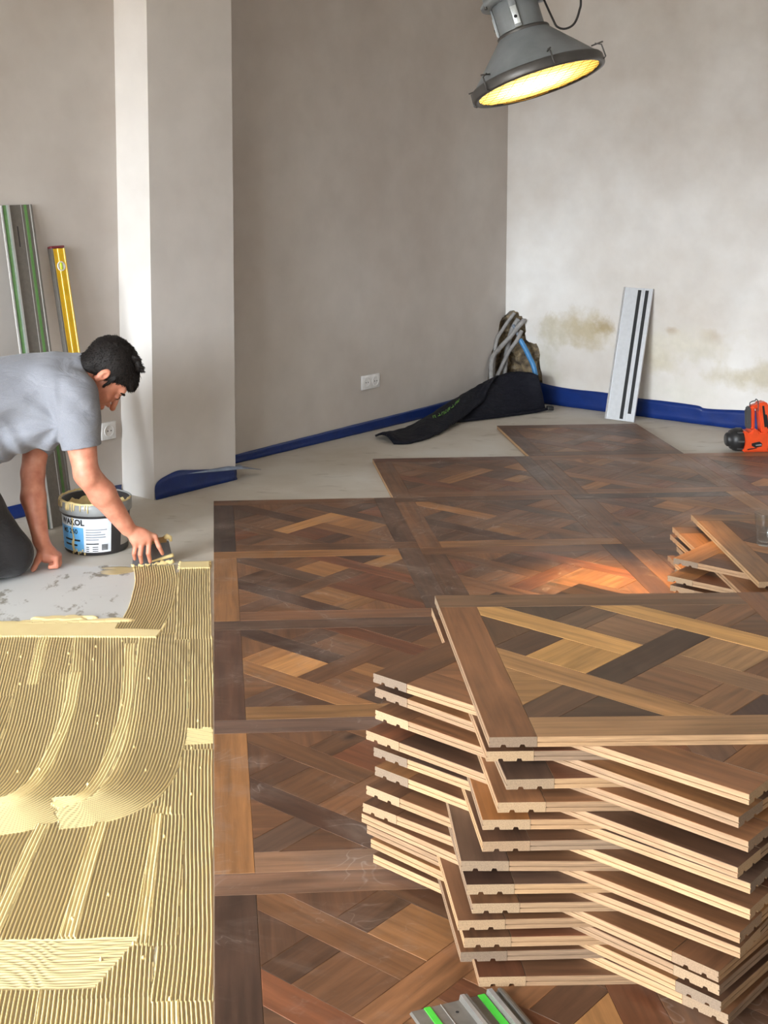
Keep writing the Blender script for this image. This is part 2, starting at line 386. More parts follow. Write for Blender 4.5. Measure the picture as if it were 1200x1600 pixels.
def window_frame(k, a0, a1, z0, z1, fixed, axis):
    mb = MB(); w = .06; mid = (a0 + a1) / 2
    for (p0, p1, q0, q1) in ((a0, a0 + w, z0, z1), (a1 - w, a1, z0, z1), (a0, a1, z0, z0 + w), (a0, a1, z1 - w, z1), (mid - .04, mid + .04, z0, z1)):
        if axis == 's': mb.box((p0, fixed + .06, q0), (p1, fixed + .12, q1))
        else: mb.box((fixed - .12, p0, q0), (fixed - .06, p1, q1))
    mb.xform(Matrix(((R2, R2, 0, 0), (R2, -R2, 0, 0), (0, 0, 1, 0), (0, 0, 0, 1)))); mb.f = [q[::-1] for q in mb.f]
    tag(mb.build('window_%d' % k, [M_WHITEP]), kind='structure')
for k, w in enumerate(WINDOWS): window_frame(k + 1, *w, S_BACK, 't')
st_box('floor', S_BACK - .2, S_RIGHT + .3, T_LEFT - .3, T_BACK + .2, FL - .12, FL, M_SCREED)
st_box('ceiling', S_BACK - .2, S_RIGHT + .2, T_LEFT - .2, T_BACK + .2, H_CEIL, H_CEIL + .1, M_CEIL)

# broken-out corner: rough masonry behind the plaster
def rubble(name, o, ax, depthdir, w, h, m):
    nx, nz = 34, 44; v = []; f = []
    for j in range(nz + 1):
        for i in range(nx + 1):
            a = w * i / nx; z = FL + h * j / nz; q = o + ax * a + Vector((0, 0, z))
            dd = .055 + .05 * mnoise.noise(q * 9) + .028 * mnoise.noise(q * 27)
            v.append(q + depthdir * max(.012, dd))
    for j in range(nz):
        for i in range(nx):
            k = j * (nx + 1) + i; f.append([k, k + 1, k + nx + 2, k + nx + 1])
    return tag(link(name, mesh(name, v, f, m)), kind='structure')
def rubble_mat():
    m, nt, b = new_mat('broken_masonry')
    geo = nd(nt, 'ShaderNodeNewGeometry'); n = nd(nt, 'ShaderNodeTexNoise', i_Scale=16.0, i_Detail=7.0, i_Roughness=.7); nt.links.new(geo.outputs['Position'], n.inputs['Vector'])
    r = ramp(nt, [(.32, lin(70, 62, 54)), (.46, lin(118, 104, 86)), (.56, lin(150, 132, 100)), (.68, lin(176, 168, 156))]); nt.links.new(n.outputs[0], r.inputs[0])
    nt.links.new(r.outputs[0], b.inputs['Base Color']); b.inputs['Roughness'].default_value = .95
    bp = nd(nt, 'ShaderNodeBump', i_Strength=.6, i_Distance=.01); nt.links.new(n.outputs[0], bp.inputs['Height']); nt.links.new(bp.outputs[0], b.inputs['Normal'])
    return m
M_RUB = rubble_mat()
rubble('wall_right_masonry', CORNER - V3 * .16, V3, U3, .52, .62, M_RUB)
rubble('wall_left_masonry', CORNER + U3 * .16, -U3, -V3, .44, .62, M_RUB)

# ------------------------------------------------------------------ parquet panels
P = .8; W = .108 * P
def clip(poly, a, b, c):
    """keep a*x+b*y <= c"""
    out = []
    for i in range(len(poly)):
        p, q = poly[i], poly[(i + 1) % len(poly)]; dp = a * p[0] + b * p[1] - c; dq = a * q[0] + b * q[1] - c
        if dp <= 0: out.append(p)
        if (dp < 0 < dq) or (dq < 0 < dp):
            t = dp / (dp - dq); out.append((p[0] + (q[0] - p[0]) * t, p[1] + (q[1] - p[1]) * t))
    res = []
    for q in out:
        if not res or (abs(q[0] - res[-1][0]) + abs(q[1] - res[-1][1])) > 1e-5: res.append(q)
    if len(res) > 1 and abs(res[0][0] - res[-1][0]) + abs(res[0][1] - res[-1][1]) < 1e-5: res.pop()
    return res
def cell(s0, s1, d0, d1):
    """inner-square part with s0 < x+y < s1 and d0 < y-x < d1 (unit panel)"""
    w = .108; q = [(w, w), (1 - w, w), (1 - w, 1 - w), (w, 1 - w)]
    for a, b, c in ((1, 1, s1), (-1, -1, -s0), (-1, 1, d1), (1, -1, -d0)): q = clip(q, a, b, c)
    return q
B1, B2, B3 = (.533, .675), (.929, 1.071), (1.325, 1.467)
DM, D0, DP = (-.467, -.325), (-.071, .071), (.325, .467)
A_, D_ = math.radians(-45), math.radians(45)
PIECES = [('lattice_board', cell(*B1, -2, 2), A_), ('lattice_board', cell(*B3, -2, 2), A_),
          ('lattice_board', cell(*B2, -2, D0[0]), A_), ('lattice_board', cell(*B2, D0[1], 2), A_),
          ('lattice_board', cell(B1[1], B3[0], *D0), D_), ('lattice_board', cell(-1, B1[0], *D0), D_), ('lattice_board', cell(B3[1], 3, *D0), D_)]
for DD in (DM, DP):
    PIECES += [('lattice_board', cell(B1[1], B2[0], *DD), D_), ('lattice_board', cell(B2[1], B3[0], *DD), D_)]
for sa, sb in ((B1[1], B2[0]), (B2[1], B3[0])):
    for da, db in ((DM[1], D0[0]), (D0[1], DP[0])):
        PIECES.append(('square_inlay', cell(sa, sb, da, db), A_ if (sa < .8) == (da < -.2) else D_))
    PIECES += [('triangle_inlay', cell(sa, sb, DP[1], 2), math.radians(90)), ('triangle_inlay', cell(sa, sb, -2, DM[0]), math.radians(90))]
for da, db in ((-2, D0[0]), (D0[1], 2)):
    PIECES += [('triangle_inlay', cell(-1, B1[0], da, db), 0), ('triangle_inlay', cell(B3[1], 3, da, db), 0)]

def inset(poly, d):
    """shrink a convex polygon by d"""
    cx = sum(p[0] for p in poly) / len(poly); cy = sum(p[1] for p in poly) / len(poly); out = list(poly)
    q = [(-9, -9), (9, -9), (9, 9), (-9, 9)]
    for i in range(len(poly)):
        (x0, y0), (x1, y1) = poly[i], poly[(i + 1) % len(poly)]
        nx, ny = (y1 - y0), -(x1 - x0); L = math.hypot(nx, ny); nx /= L; ny /= L
        if nx * (cx - x0) + ny * (cy - y0) > 0: nx, ny = -nx, -ny
        q = clip(q, nx, ny, nx * x0 + ny * y0 - d)
    return q
def piece_mesh(name, poly, ang, z0, z1, mats, ins=.0003, ch=.0007):
    poly = [(x * P, y * P) for x, y in poly]; a = inset(poly, ins); b = inset(poly, ins + ch)
    if len(a) != len(b): b = a
    area = sum(a[i][0] * a[(i + 1) % len(a)][1] - a[(i + 1) % len(a)][0] * a[i][1] for i in range(len(a)))
    if area < 0: a = a[::-1]; b = b[::-1]
    n = len(a); v = [(x, y, z0) for x, y in a] + [(x, y, z1 - ch) for x, y in a] + [(x, y, z1) for x, y in b]
    f = [[2 * n + i for i in range(n)]]; idx = [0]
    for i in range(n):
        j = (i + 1) % n; f += [[n + i, n + j, 2 * n + j, 2 * n + i], [i, j, n + j, n + i]]; idx += [0, 1]
    c, s = math.cos(ang), math.sin(ang)
    return mesh(name, v, f, mats, idx, uv=lambda q: (q.x * c + q.y * s, -q.x * s + q.y * c))
def frame_mesh(name, z0, z1, mats, grooves):
    """one frame board: along +y at x 0..W, length P-W; mats: top, side, end"""
    L = P - W; g0 = .0003; ch = .0007
    if not grooves:
        return piece_mesh(name, [(0, 0), (W / P, 0), (W / P, L / P), (0, L / P)], math.radians(90), z0, z1, mats)
    h = z1 - z0; zs = z0 + h * .46
    prof = [(g0, z0)]
    for gx in (.026, .060):
        prof += [(gx - .0055, z0), (gx - .0035, z0 + .0048), (gx + .0035, z0 + .0048), (gx + .0055, z0)]
    prof += [(W - g0, z0), (W - g0, z1 - ch), (W - g0 - ch, z1), (g0 + ch, z1), (g0, z1 - ch), (g0, zs + .0012), (g0 + .0022, zs + .0008), (g0 + .0022, zs - .0008), (g0, zs - .0012)]
    n = len(prof); v = [(x, 0, z) for x, z in prof] + [(x, L - g0, z) for x, z in prof]
    f = []; idx = []
    for i in range(n):
        j = (i + 1) % n; f.append([j, i, n + i, n + j])
        up = prof[i][1] > z1 - ch * 1.5 and prof[j][1] > z1 - ch * 1.5
        idx.append(0 if up else 1)
    bm = bmesh.new(); vs = [bm.verts.new(q) for q in v]
    for q, k in zip(f, idx): bm.faces.new([vs[i] for i in q]).material_index = k
    for q in (list(range(n)), list(range(2 * n - 1, n - 1, -1))): bm.faces.new([vs[i] for i in q]).material_index = 2
    bmesh.ops.recalc_face_normals(bm, faces=bm.faces)
    bmesh.ops.triangulate(bm, faces=[q for q in bm.faces if len(q.verts) > 4])
    me = bpy.data.meshes.new(name); bm.to_mesh(me); bm.free()
    for m in mats: me.materials.append(m)
    l = me.uv_layers.new(name='UVMap')
    for lp in me.loops:
        q = me.vertices[lp.vertex_index].co; l.data[lp.index].uv = (q.y, q.x)
    return me
PIN = [((0, 0), 0), ((0, P), -math.pi / 2), ((P, P), math.pi), ((P, 0), math.pi / 2)]     # pinwheel frame
LAID = [(n, piece_mesh(n, q, a, -.0125, 0, [M_TOPL, M_RAW])) for n, q, a in PIECES]
LAID_FRAME = frame_mesh('frame_board', -.0125, 0, [M_TOPL, M_RAW], False)
BACK = MB().box((.0006, .0006, -.0198), (P - .0006, P - .0006, -.0127))
BACK_ME = mesh('panel_backing', BACK.v, BACK.f, [M_RAW])
TONES = [((76, 51, 38), 2), ((90, 61, 43), 4), ((104, 70, 47), 6), ((114, 77, 51), 6), ((126, 85, 55), 5), ((144, 99, 61), 2.2), ((164, 116, 70), 1.0), ((108, 65, 42), 3), ((94, 69, 54), 2)]
def tone(rnd, dark=0.0):
    c = rnd.choices([t[0] for t in TONES], [t[1] for t in TONES])[0]; k = rnd.uniform(.9, 1.08) - dark
    return lin(*[max(8, min(255, x * k)) for x in c])
floorp = tag(empty('parquet_floor'), 'dark brown oak versailles parquet panels laid over the screed', kind='structure')
LAIDCELLS = [(2, -2), (1, -1), (2, -1), (3, -1)] + [(i, 0) for i in range(4)] + [(i, 1) for i in range(4)] + [(i, 2) for i in range(3)] + [(i, 3) for i in range(3)] + [(0, 4), (1, 4)]
FIX = {(0, 3, 'f', 0): (146, 100, 60), (0, 3, 'f', 3): (132, 98, 74), (0, 4, 'f', 0): (72, 50, 38), (0, 3, 'f', 1): (108, 82, 68), (0, 4, 'f', 1): (120, 88, 68), (0, 2, 'f', 0): (90, 60, 44), (0, 2, 'f', 3): (140, 100, 62), (0, 0, 'f', 0): (66, 48, 40), (0, 1, 'f', 3): (124, 86, 62)}
for (i, j) in LAIDCELLS:
    rnd = random.Random(1000 + i * 31 + j * 7)
    pan = link('parquet_panel', BACK_ME, floorp, (i * P, -(j + 1) * P, 0)); pan.color = lin(120, 90, 60)
    for k, ((x, y), rz) in enumerate(PIN):
        o = link('frame_board', LAID_FRAME, pan, (x, y, rnd.uniform(-.0003, .0001)), (0, 0, rz)); o.color = tone(rnd, .03)
        if (i, j, 'f', k) in FIX: o.color = lin(*FIX[(i, j, 'f', k)])
    for n, me in LAID:
        o = link(n, me, pan, (0, 0, rnd.uniform(-.0003, .0001))); o.color = tone(rnd)

# stacked panels: full-thickness frame with relief grooves, inlay pieces or plain core inside
TH = .0192
ST_FRAME = frame_mesh('frame_board', .0002, TH - .0002, [M_TOPS, M_RAW, M_END], True)
ST_PIECES = [(n, piece_mesh(n, q, a, .004, TH - .0002, [M_TOPS, M_RAW])) for n, q, a in PIECES]
cb = MB().box((W, W, .002), (P - W, P - W, TH - .0006)); ST_CORE = mesh('panel_core', cb.v, cb.f, [M_TOPS], uv=lambda q: (q.x, q.y))
cb = MB().box((W, W, .0015), (P - W, P - W, .0038)); ST_BASE = mesh('panel_core', cb.v, cb.f, [M_RAW])
ORD = ['topmost', 'second', 'third', 'fourth', 'fifth', 'sixth', 'seventh', 'eighth', 'ninth', 'tenth', 'eleventh', 'twelfth', 'thirteenth']
def stack_panel(x, y, z, deg, label, group, seed, full=False, mirror=False, fixed=None):
    rnd = random.Random(seed)
    root = tag(empty('parquet_panel', (x, y, z), math.radians(deg)), label, 'parquet panel', group)
    for k, ((px, py), rz) in enumerate(PIN):
        o = link('frame_board', ST_FRAME, root, (px, py, 0), (0, 0, rz))
        if mirror: o.scale = (-1, 1, 1); o.location = (P - px, py, 0); o.rotation_euler = (0, 0, -rz)
        o.color = tone(rnd, .02)
        if fixed and ('f', k) in fixed: o.color = lin(*fixed[('f', k)])
    if full:
        link('panel_core', ST_BASE, root)
        for k, (n, me) in enumerate(ST_PIECES):
            o = link(n, me, root, (0, 0, rnd.uniform(-.0003, 0))); o.color = tone(rnd)
            if fixed and k in fixed: o.color = lin(*fixed[k])
    else:
        o = link('panel_core', ST_CORE, root); o.color = tone(rnd)
    return root
TOPFIX = {('f', 0): (122, 82, 54), ('f', 1): (112, 84, 62), ('f', 3): (138, 104, 72),
          0: (150, 110, 70), 1: (180, 136, 82), 2: (124, 92, 64), 3: (186, 140, 84), 4: (70, 52, 40), 5: (86, 62, 46), 6: (120, 84, 56),
          7: (120, 86, 58), 8: (110, 76, 50), 9: (84, 60, 46), 10: (104, 80, 62),
          11: (118, 84, 58), 12: (182, 136, 80), 13: (88, 62, 44), 14: (70, 50, 40), 15: (148, 112, 76), 16: (120, 90, 66), 17: (78, 60, 48), 18: (88, 70, 58), 19: (76, 56, 42), 20: (96, 68, 46), 21: (150, 110, 70), 22: (100, 74, 54)}
AC = [(.493, -3.643), (.494, -3.616), (.524, -3.649), (.507, -3.657), (.483, -3.643), (.482, -3.648), (.445, -3.642), (.453, -3.654), (.464, -3.650), (.441, -3.638), (.454, -3.630), (.451, -3.612), (.482, -3.630)]
AD = [-2.3, -2, -.9, -2.1, -2.8, -1.6, -3.7, -2.2, -2, -1, -1.5, -1, -2]
RC = [(.329, -3.274), (.335, -3.254), (.333, -3.277), (.313, -3.287), (.329, -3.282), (.331, -3.288), (.313, -3.292), (.306, -3.289), (.307, -3.257), (.321, -3.232), (.331, -3.218), (.337, -3.211)]
RD = [-46.05, -48.3, -46.7, -46.8, -45.45, -46.05, -46.0, -44.35, -48.1, -48.4, -48.5, -47.0]
for i in range(13):
    stack_panel(*AC[i], .48 - TH * (2 * i + 1), AD[i], '%s of the square-set oak panels in the big front stack' % ORD[i] if i < 12 else 'lowest square-set oak panel of the big front stack, on the floor', 'oak panels in the big stack', 50 + i, i in (0,), False, TOPFIX if i == 0 else ({('f', 0): (150, 96, 50)} if i == 4 else None))
for i in range(12):
    stack_panel(*RC[i], .48 - TH * (2 * i + 2), RD[i], '%s of the diagonally turned oak panels in the big front stack' % ORD[i] if i < 11 else 'lowest diagonally turned oak panel of the big front stack', 'oak panels in the big stack', 90 + i, i == 0, i >= 8)
# second, lower stack behind it on the right
zt = TH * 11
S2A = [(1.668, -1.965), (1.62, -1.99), (1.64, -1.95), (1.63, -1.97), (1.63, -1.96), (1.64, -1.97)]
S2R = [(1.514, -1.636), (1.474, -1.70), (1.49, -1.68), (1.50, -1.66), (1.49, -1.66)]
for i in range(6):
    stack_panel(*S2A[i], zt - TH * (2 * i + 1), [-5, -3, -2, -4, -2, -3][i], ['square-set oak panel under the glass, top of the rear stack', 'second square-set oak panel from the top of the rear stack'][i] if i < 2 else '%s square-set oak panel from the top of the rear stack' % ORD[i], 'oak panels in the rear stack', 150 + i, i == 0, False, {('f', 0): (134, 96, 62), ('f', 1): (124, 90, 60)} if i == 0 else None)
for i in range(5):
    stack_panel(*S2R[i], zt - TH * (2 * i + 2), [-46, -45, -47, -45, -46][i], '%s diagonally turned oak panel of the rear stack' % ORD[i], 'oak panels in the rear stack', 170 + i, i == 0)

# ------------------------------------------------------------------ trowelled adhesive (height field on the screed)
M_GLUE = None
def glue_mat():
    m, nt, b = new_mat('parquet_adhesive')
    at = nd(nt, 'ShaderNodeAttribute', attribute_name='thick'); geo = nd(nt, 'ShaderNodeNewGeometry')
    n = nd(nt, 'ShaderNodeTexNoise', i_Scale=5.0, i_Detail=4.0); nt.links.new(geo.outputs['Position'], n.inputs['Vector'])
    film = mixc(nt, n.outputs[0], lin(150, 132, 98), lin(174, 154, 116))
    r = ramp(nt, [(.10, g(0)), (.55, g(1))]); nt.links.new(at.outputs['Fac'], r.inputs[0])
    nt.links.new(mixc(nt, r.outputs[0], film, lin(240, 218, 160)), b.inputs['Base Color'])
    b.inputs['Roughness'].default_value = .36; b.inputs['Subsurface Weight'].default_value = .0
    return m
M_GLUE = glue_mat()
def build_glue():
    rows = []; y = -.86
    while y > -4.02:
        rows.append(y); y -= .00074 * (y + 5.966)
    Y = np.array(rows); nc, nx = 480, 26
    wv = np.interp(Y, [-3.8, -.86], [.47, .96]); tt = np.linspace(0, 1, nc); ex = np.linspace(0, 1, nx + 1)[1:]
    X = np.concatenate([-wv[:, None] * tt[None], -wv[:, None] - (1.55 - wv[:, None]) * ex[None]], 1); X -= .0025
    YY = np.repeat(Y[:, None], nc + nx, 1)
    H = np.full(X.shape, -1.0); pitch = .0086
    def wob(x, y, a, s): return a * np.sin(x * 37 * s + 1.3) * np.cos(y * 29 * s + .4) + a * .6 * np.sin(x * 91 * s - y * 67 * s)
    def path(pts, n=26):
        return np.array([[q.x, q.y] for q in spline([(a, b, 0) for a, b in pts], n)])
    def stroke(pts, w=.16, hgt=1.0, fill=0.0, side=0, cut=None, flat=False, seed=0, ext=.01):
        C = path(pts); lo = C.min(0) - w; hi = C.max(0) + w
        msk = (X > lo[0]) & (X < hi[0]) & (YY > lo[1]) & (YY < hi[1]); ids = np.nonzero(msk); qx = X[ids]; qy = YY[ids]
        qx2 = qx + .0012 * np.sin(qy * 7 + seed) + .0003 * np.sin(qy * 31 + seed * 2.1); qy2 = qy
        best = np.full(qx.shape, 1e9); lat = np.zeros(qx.shape); end = np.zeros(qx.shape)
        for k in range(len(C) - 1):
            a = C[k]; d = C[k + 1] - a; L = math.hypot(*d) + 1e-9; d = d / L
            u = (qx2 - a[0]) * d[0] + (qy2 - a[1]) * d[1]; uc = np.clip(u, 0, L)
            ox = qx2 - a[0] - uc * d[0]; oy = qy2 - a[1] - uc * d[1]; D = ox * ox + oy * oy; b = D < best
            best = np.where(b, D, best); lat = np.where(b, (qx2 - a[0]) * d[1] - (qy2 - a[1]) * d[0], lat)
            ov = np.zeros(qx.shape)
            if k == 0: ov = np.maximum(ov, -u)
            if k == len(C) - 2: ov = np.maximum(ov, u - L)
            end = np.where(b, ov, end)
        ins = (np.abs(lat) < w / 2) & ((end <= 0) | (end < ext + .004 * np.sin(lat * 730)))
        if cut is not None: ins &= cut(qx, qy)
        ph = np.abs(((lat / pitch + .37 * seed) % 1.0) - .5) * 2           # 0 in the bead, 1 in the trough
        fl = fill + (1.1 * np.clip((lat * side) / (w / 2) - .40, 0, 1) if side else 0)
        brk = .10 * np.sin(qy * 9 + seed) * np.sin(qx * 13 + seed)
        bead = np.clip(1.0 - ph * (2.5 - 1.9 * fl) + .06 + brk * .5, 0, 1) ** .8
        hh = .0004 + .0046 * hgt * (.12 * fl + bead * (1 - .12 * fl))
        if flat: hh = .006 + wob(qx, qy, .0004, 1.0) + .0008 * np.clip(np.sin(qy * 500 + np.sin(qx * 20) * 2), 0, 1) * 0
        rim = np.clip(1 - (w / 2 - np.abs(lat)) / .006, 0, 1); hh = hh + .0018 * rim * (np.sin(qy * 60 + seed * 3) > -.3)
        cur = H[ids]; H[ids] = np.where(ins, hh, cur)
    # older strokes first
    for k, x in enumerate((-.046, -.145, -.27, -.40, -.53, -.68, -.83, -.98, -1.13, -1.28, -1.43)):
        stroke([(x, -4.0), (x + .004, -3.8), (x - .003, -3.56)], .165, 1, .12 * (k % 3), [0, 1, -1][k % 3], seed=k)
    stroke([(-.20, -3.58), (-.20, -3.35)], .17, 1, .0, 0, seed=31); stroke([(-.26, -2.1), (-.26, -1.66)], .2, 1, .1, 0, seed=32); stroke([(-.13, -2.95), (-.12, -2.6)], .12, 1, 0, 0, seed=33); stroke([(-.13, -1.66), (-.14, -1.0)], .08, 1, .0, 0, seed=34)
    for k, x in enumerate((-.60, -.75, -.90, -1.05, -1.2, -1.35, -1.5)):
        stroke([(x - .03, -3.56), (x, -3.1), (x + .03, -2.4), (x + .03, -1.66)], .165, 1, .1, 1, seed=k + 3)
    stroke([(-.054, -3.60), (-.049, -3.397), (-.058, -2.905), (-.057, -2.497), (-.056, -2.38)], .125, 1, .0, 0, seed=1)
    stroke([(-.472, -3.40), (-.468, -3.082), (-.45, -2.90)], .16, 1, .1, -1, seed=4)
    stroke([(-.356, -3.40), (-.338, -3.153), (-.320, -2.88)], .165, 1, .05, 1, seed=5)
    stroke([(-.205, -3.41), (-.195, -3.163), (-.183, -2.86)], .165, 1, .0, 1, seed=6)
    stroke([(-.10, -3.42), (-.098, -2.9)], .06, 1, .0, 0, seed=7)
    stroke([(-1.2, -3.46), (-.464, -3.471), (-.295, -3.479), (-.18, -3.478)], .165, 1, -.45, 0, lambda x, y: x < -.150 - .45 * (-y - 3.40), seed=2, ext=.06)
    stroke([(-.056, -2.53), (-.062, -1.70)], .12, 1, 0, 0, seed=8)
    stroke([(-.108, -2.46), (-.005, -2.454)], .10, .9, .35, 0, seed=9, ext=.0)
    stroke([(-.626, -1.66), (-.598, -2.13)], .16, 1, .25, 0, seed=11)
    stroke([(-.475, -1.66), (-.463, -2.06)], .16, 1, .22, 1, seed=12)
    stroke([(-.501, -2.0), (-.481, -2.374), (-.488, -2.66), (-.539, -2.799), (-.62, -2.856), (-.72, -2.87)], .165, 1, .15, -1, seed=13)
    stroke([(-.361, -1.67), (-.337, -2.045), (-.329, -2.384), (-.337, -2.636), (-.378, -2.785), (-.444, -2.86), (-.53, -2.885)], .175, 1, .02, 1, seed=14)
    stroke([(-.160, -1.66), (-.154, -2.08), (-.156, -2.434), (-.176, -2.67), (-.218, -2.79), (-.293, -2.85), (-.36, -2.865)], .165, 1, .0, 1, seed=15)
    for q, (pp, ww) in enumerate((([(-.262, -1.75), (-.245, -2.2), (-.262, -2.55), (-.30, -2.76), (-.37, -2.83)], .034), ([(-.41, -1.98), (-.405, -2.3), (-.43, -2.62), (-.47, -2.76), (-.56, -2.83)], .034), ([(-.395, -2.93), (-.44, -3.38)], .030), ([(-.262, -2.93), (-.288, -3.38)], .030), ([(-.132, -2.9), (-.140, -3.38)], .022), ([(-.545, -1.70), (-.53, -2.05)], .03))): stroke(pp, ww, 1.1, .75, 0, seed=40 + q)
    stroke([(-.066, -1.71), (-.071, -.935)], .115, 1, .08, 0, seed=16, ext=.0)
    stroke([(-.80, -1.575), (-.178, -1.627)], .13, 1, 1, 0, lambda x, y: x < -.15 - .25 * (-y - 1.55), flat=True, seed=17, ext=.02)
    stroke([(-1.5, -1.52), (-.78, -1.575)], .13, 1, 1, 0, flat=True, seed=17, ext=.02)
    stroke([(-.128, -.91), (-.018, -.911)], .085, 1, 1, 0, flat=True, seed=18, ext=.004)
    stroke([(-.226, -.915), (-.214, -1.05), (-.212, -1.185), (-.219, -1.411), (-.243, -1.60)], .152, 1, .08, 0, seed=19, ext=.012)
    # squeezed edge of the flat band and smears by the trowel
    def blob(cx, cy, rx, ry, hg, fr=60):
        d = ((X - cx) / rx) ** 2 + ((YY - cy) / ry) ** 2; d = d + .5 * np.sin(X * fr + cy * 9) * np.cos(YY * fr * .8 + cx * 7) * .6
        ins = d < 1; H[:] = np.where(ins & (H < hg), np.maximum(H, hg * np.clip(1.25 - d, .25, 1)), H)
    for k in range(16): blob(-.50 + rng.uniform(-.07, .07), -1.485 + rng.uniform(-.02, .012), .04, .013, .009, 90)
    for k in range(26): blob(rng.uniform(-.9, -.30), -1.512 + rng.uniform(-.012, .01), .05, .014, .006, 70)
    for k in range(8): blob(-.335 + rng.uniform(-.04, .03), -.955 + rng.uniform(-.03, .05), .05, .022, .0015, 40)
    for k in range(46):
        x, y = rng.uniform(-.75, -.02), rng.uniform(-3.7, -1.66); blob(x, y, .003, .005, .0075, 0)
    Z = np.where(H > 0, FL + H, FL - .004)
    th = np.clip(H / .0048, 0, 1.0)
    n0, n1 = X.shape; co = np.stack([X, YY, Z], -1).reshape(-1, 3)
    idx = np.arange(n0 * n1).reshape(n0, n1); keep = (H[:-1, :-1] > 0) | (H[1:, :-1] > 0) | (H[:-1, 1:] > 0) | (H[1:, 1:] > 0)
    q = np.stack([idx[:-1, :-1], idx[:-1, 1:], idx[1:, 1:], idx[1:, :-1]], -1)[keep]
    me = bpy.data.meshes.new('adhesive_bed'); me.vertices.add(len(co)); me.vertices.foreach_set('co', co.ravel())
    # x decreases with column and y with row: this winding faces up
    q = q[:, ::-1] if np.cross(co[q[0, 1]] - co[q[0, 0]], co[q[0, 2]] - co[q[0, 0]])[2] < 0 else q
    nf = len(q); me.loops.add(nf * 4); me.loops.foreach_set('vertex_index', q.ravel().astype(np.int32)); me.polygons.add(nf)
    me.polygons.foreach_set('loop_start', np.arange(0, nf * 4, 4, dtype=np.int32)); me.polygons.foreach_set('use_smooth', np.ones(nf, bool))
    a = me.attributes.new('thick', 'FLOAT', 'POINT'); a.data.foreach_set('value', th.ravel().astype(np.float32))
    me.materials.append(M_GLUE); me.update(calc_edges=True); me.validate()
    tag(link('adhesive_bed', me), 'cream parquet adhesive combed into ridges on the screed', 'adhesive', kind='stuff')
build_glue()

# ------------------------------------------------------------------ blue masking film along the wall foot
def film_strip(name, label, origin, ax, nrm, tops, foot=.012, mtl=None, wav=.003, amp=0):
    rnd = random.Random(len(label)); pts = [(Vector((a, z, 0))) for a, z in tops]; sp = spline(pts, 6); v = []; f = []; ncol = 5
    for k, q in enumerate(sp):
        a, h = q.x, q.y
        for j in range(ncol):
            z = FL + .0015 + (h - FL) * j / (ncol - 1)
            off = .003 + wav * (1 + math.sin(a * 31 + j * 1.7)) * .5 + (foot if j == 0 else 0)
            v.append(origin + ax * a + nrm * off + Vector((0, 0, z)))
    n = len(sp)
    for k in range(n - 1):
        for j in range(ncol - 1): f.append([k * ncol + j, (k + 1) * ncol + j, (k + 1) * ncol + j + 1, k * ncol + j + 1])
    o = link(name, mesh(name, v, f, mtl or M_FILM, smooth=True)); md = o.modifiers.new('thickness', 'SOLIDIFY'); md.thickness = .0012; md.offset = -1
    return tag(o, label, 'masking film')
film_strip('masking_film', 'blue film strip along the foot of the left wall', CORNER, -U3, V3, [(.30, .06), (.42, .059), (.62, .05), (1.0, .043), (1.48, .038), (1.91, .032), (2.31, .027), (2.48, .024)], .004)
film_strip('masking_film', 'blue film strip along the foot of the stained right wall', CORNER, V3, -U3, [(.10, .16), (.19, .125), (.33, .101), (.51, .093), (.69, .096), (.94, .087), (1.1, .089), (1.30, .086), (1.36, .075), (1.59, .092), (1.75, .10), (2.1, .09), (2.6, .09)], .004)
film_strip('masking_film', 'blue film with rounded end on the pillar foot', st(S_P0, T_PIL), U3, V3, [(.002, .012), (.005, .045), (.03, .066), (.076, .079), (.148, .089), (.24, .076), (.41, .05), (.53, .033)], .006, wav=.002)
film_strip('masking_film', 'blue film strip at the recess wall foot behind the bucket', st(S_P0, T_REC), -U3, V3, [(.01, .02), (.3, .035), (.8, .04), (1.4, .04)], .004)
# loose pale flap folded out from the pillar film
v = [st(S_P1 - .32, T_PIL + .006, .066), st(S_P1 - .10, T_PIL + .02, .043), st(S_P1 + .02, T_PIL + .03, .034), st(S_P1 + .16, T_PIL + .02, .004), st(S_P1 + .10, T_PIL - .05, .022), st(S_P1 + .04, T_PIL - .01, .046), st(S_P1 - .10, T_PIL + .006, .058)]
o = link('film_flap', mesh('film_flap', v, [[0, 1, 6], [1, 2, 5, 6], [2, 3, 4, 5]], M_FILMG, smooth=True)); md = o.modifiers.new('thickness', 'SOLIDIFY'); md.thickness = .001
tag(o, 'loose pale grey-blue film flap at the pillar corner', 'masking film')

# ------------------------------------------------------------------ sockets
def socket(name, label, n, origin_s, z, t):
    root = tag(empty(name, st(origin_s, t, z), math.radians(45)), label, 'socket')
    # local x runs along the wall, local -y into the room
    w = .078; tot = w * n + .006
    MB().box((-tot / 2, -.010, -.040), (tot / 2, .0, .040), bev=.003).build('cover_plate', [M_WHITEP], root)
    for k in range(n):
        cx = (k - (n - 1) / 2) * w; Mr = Matrix.Translation((cx, -.0095, 0)) @ Matrix.Rotation(math.pi / 2, 4, 'X')
        mb = MB().lathe([(.0285, -.001), (.0285, .0035), (.0245, .0035), (.0205, -.002), (.0, -.002)], 28, M=Mr)
        ins = mb.build('socket_insert', [M_WHITEP], root)
        mb = MB().lathe([(.0202, .0004), (.012, .0004), (.0, .0004)], 24, M=Mr @ Matrix.Translation((0, 0, -.002)))
        mb.build('socket_well', [mat_well], root)
        for sx in (-.0095, .0095):
            MB().lathe([(.0034, .0002), (.0, .0003)], 12, M=Matrix.Translation((cx + sx, -.0125, 0)) @ Matrix.Rotation(math.pi / 2, 4, 'X')).build('pin_hole', [M_BLACK], root)
    return root
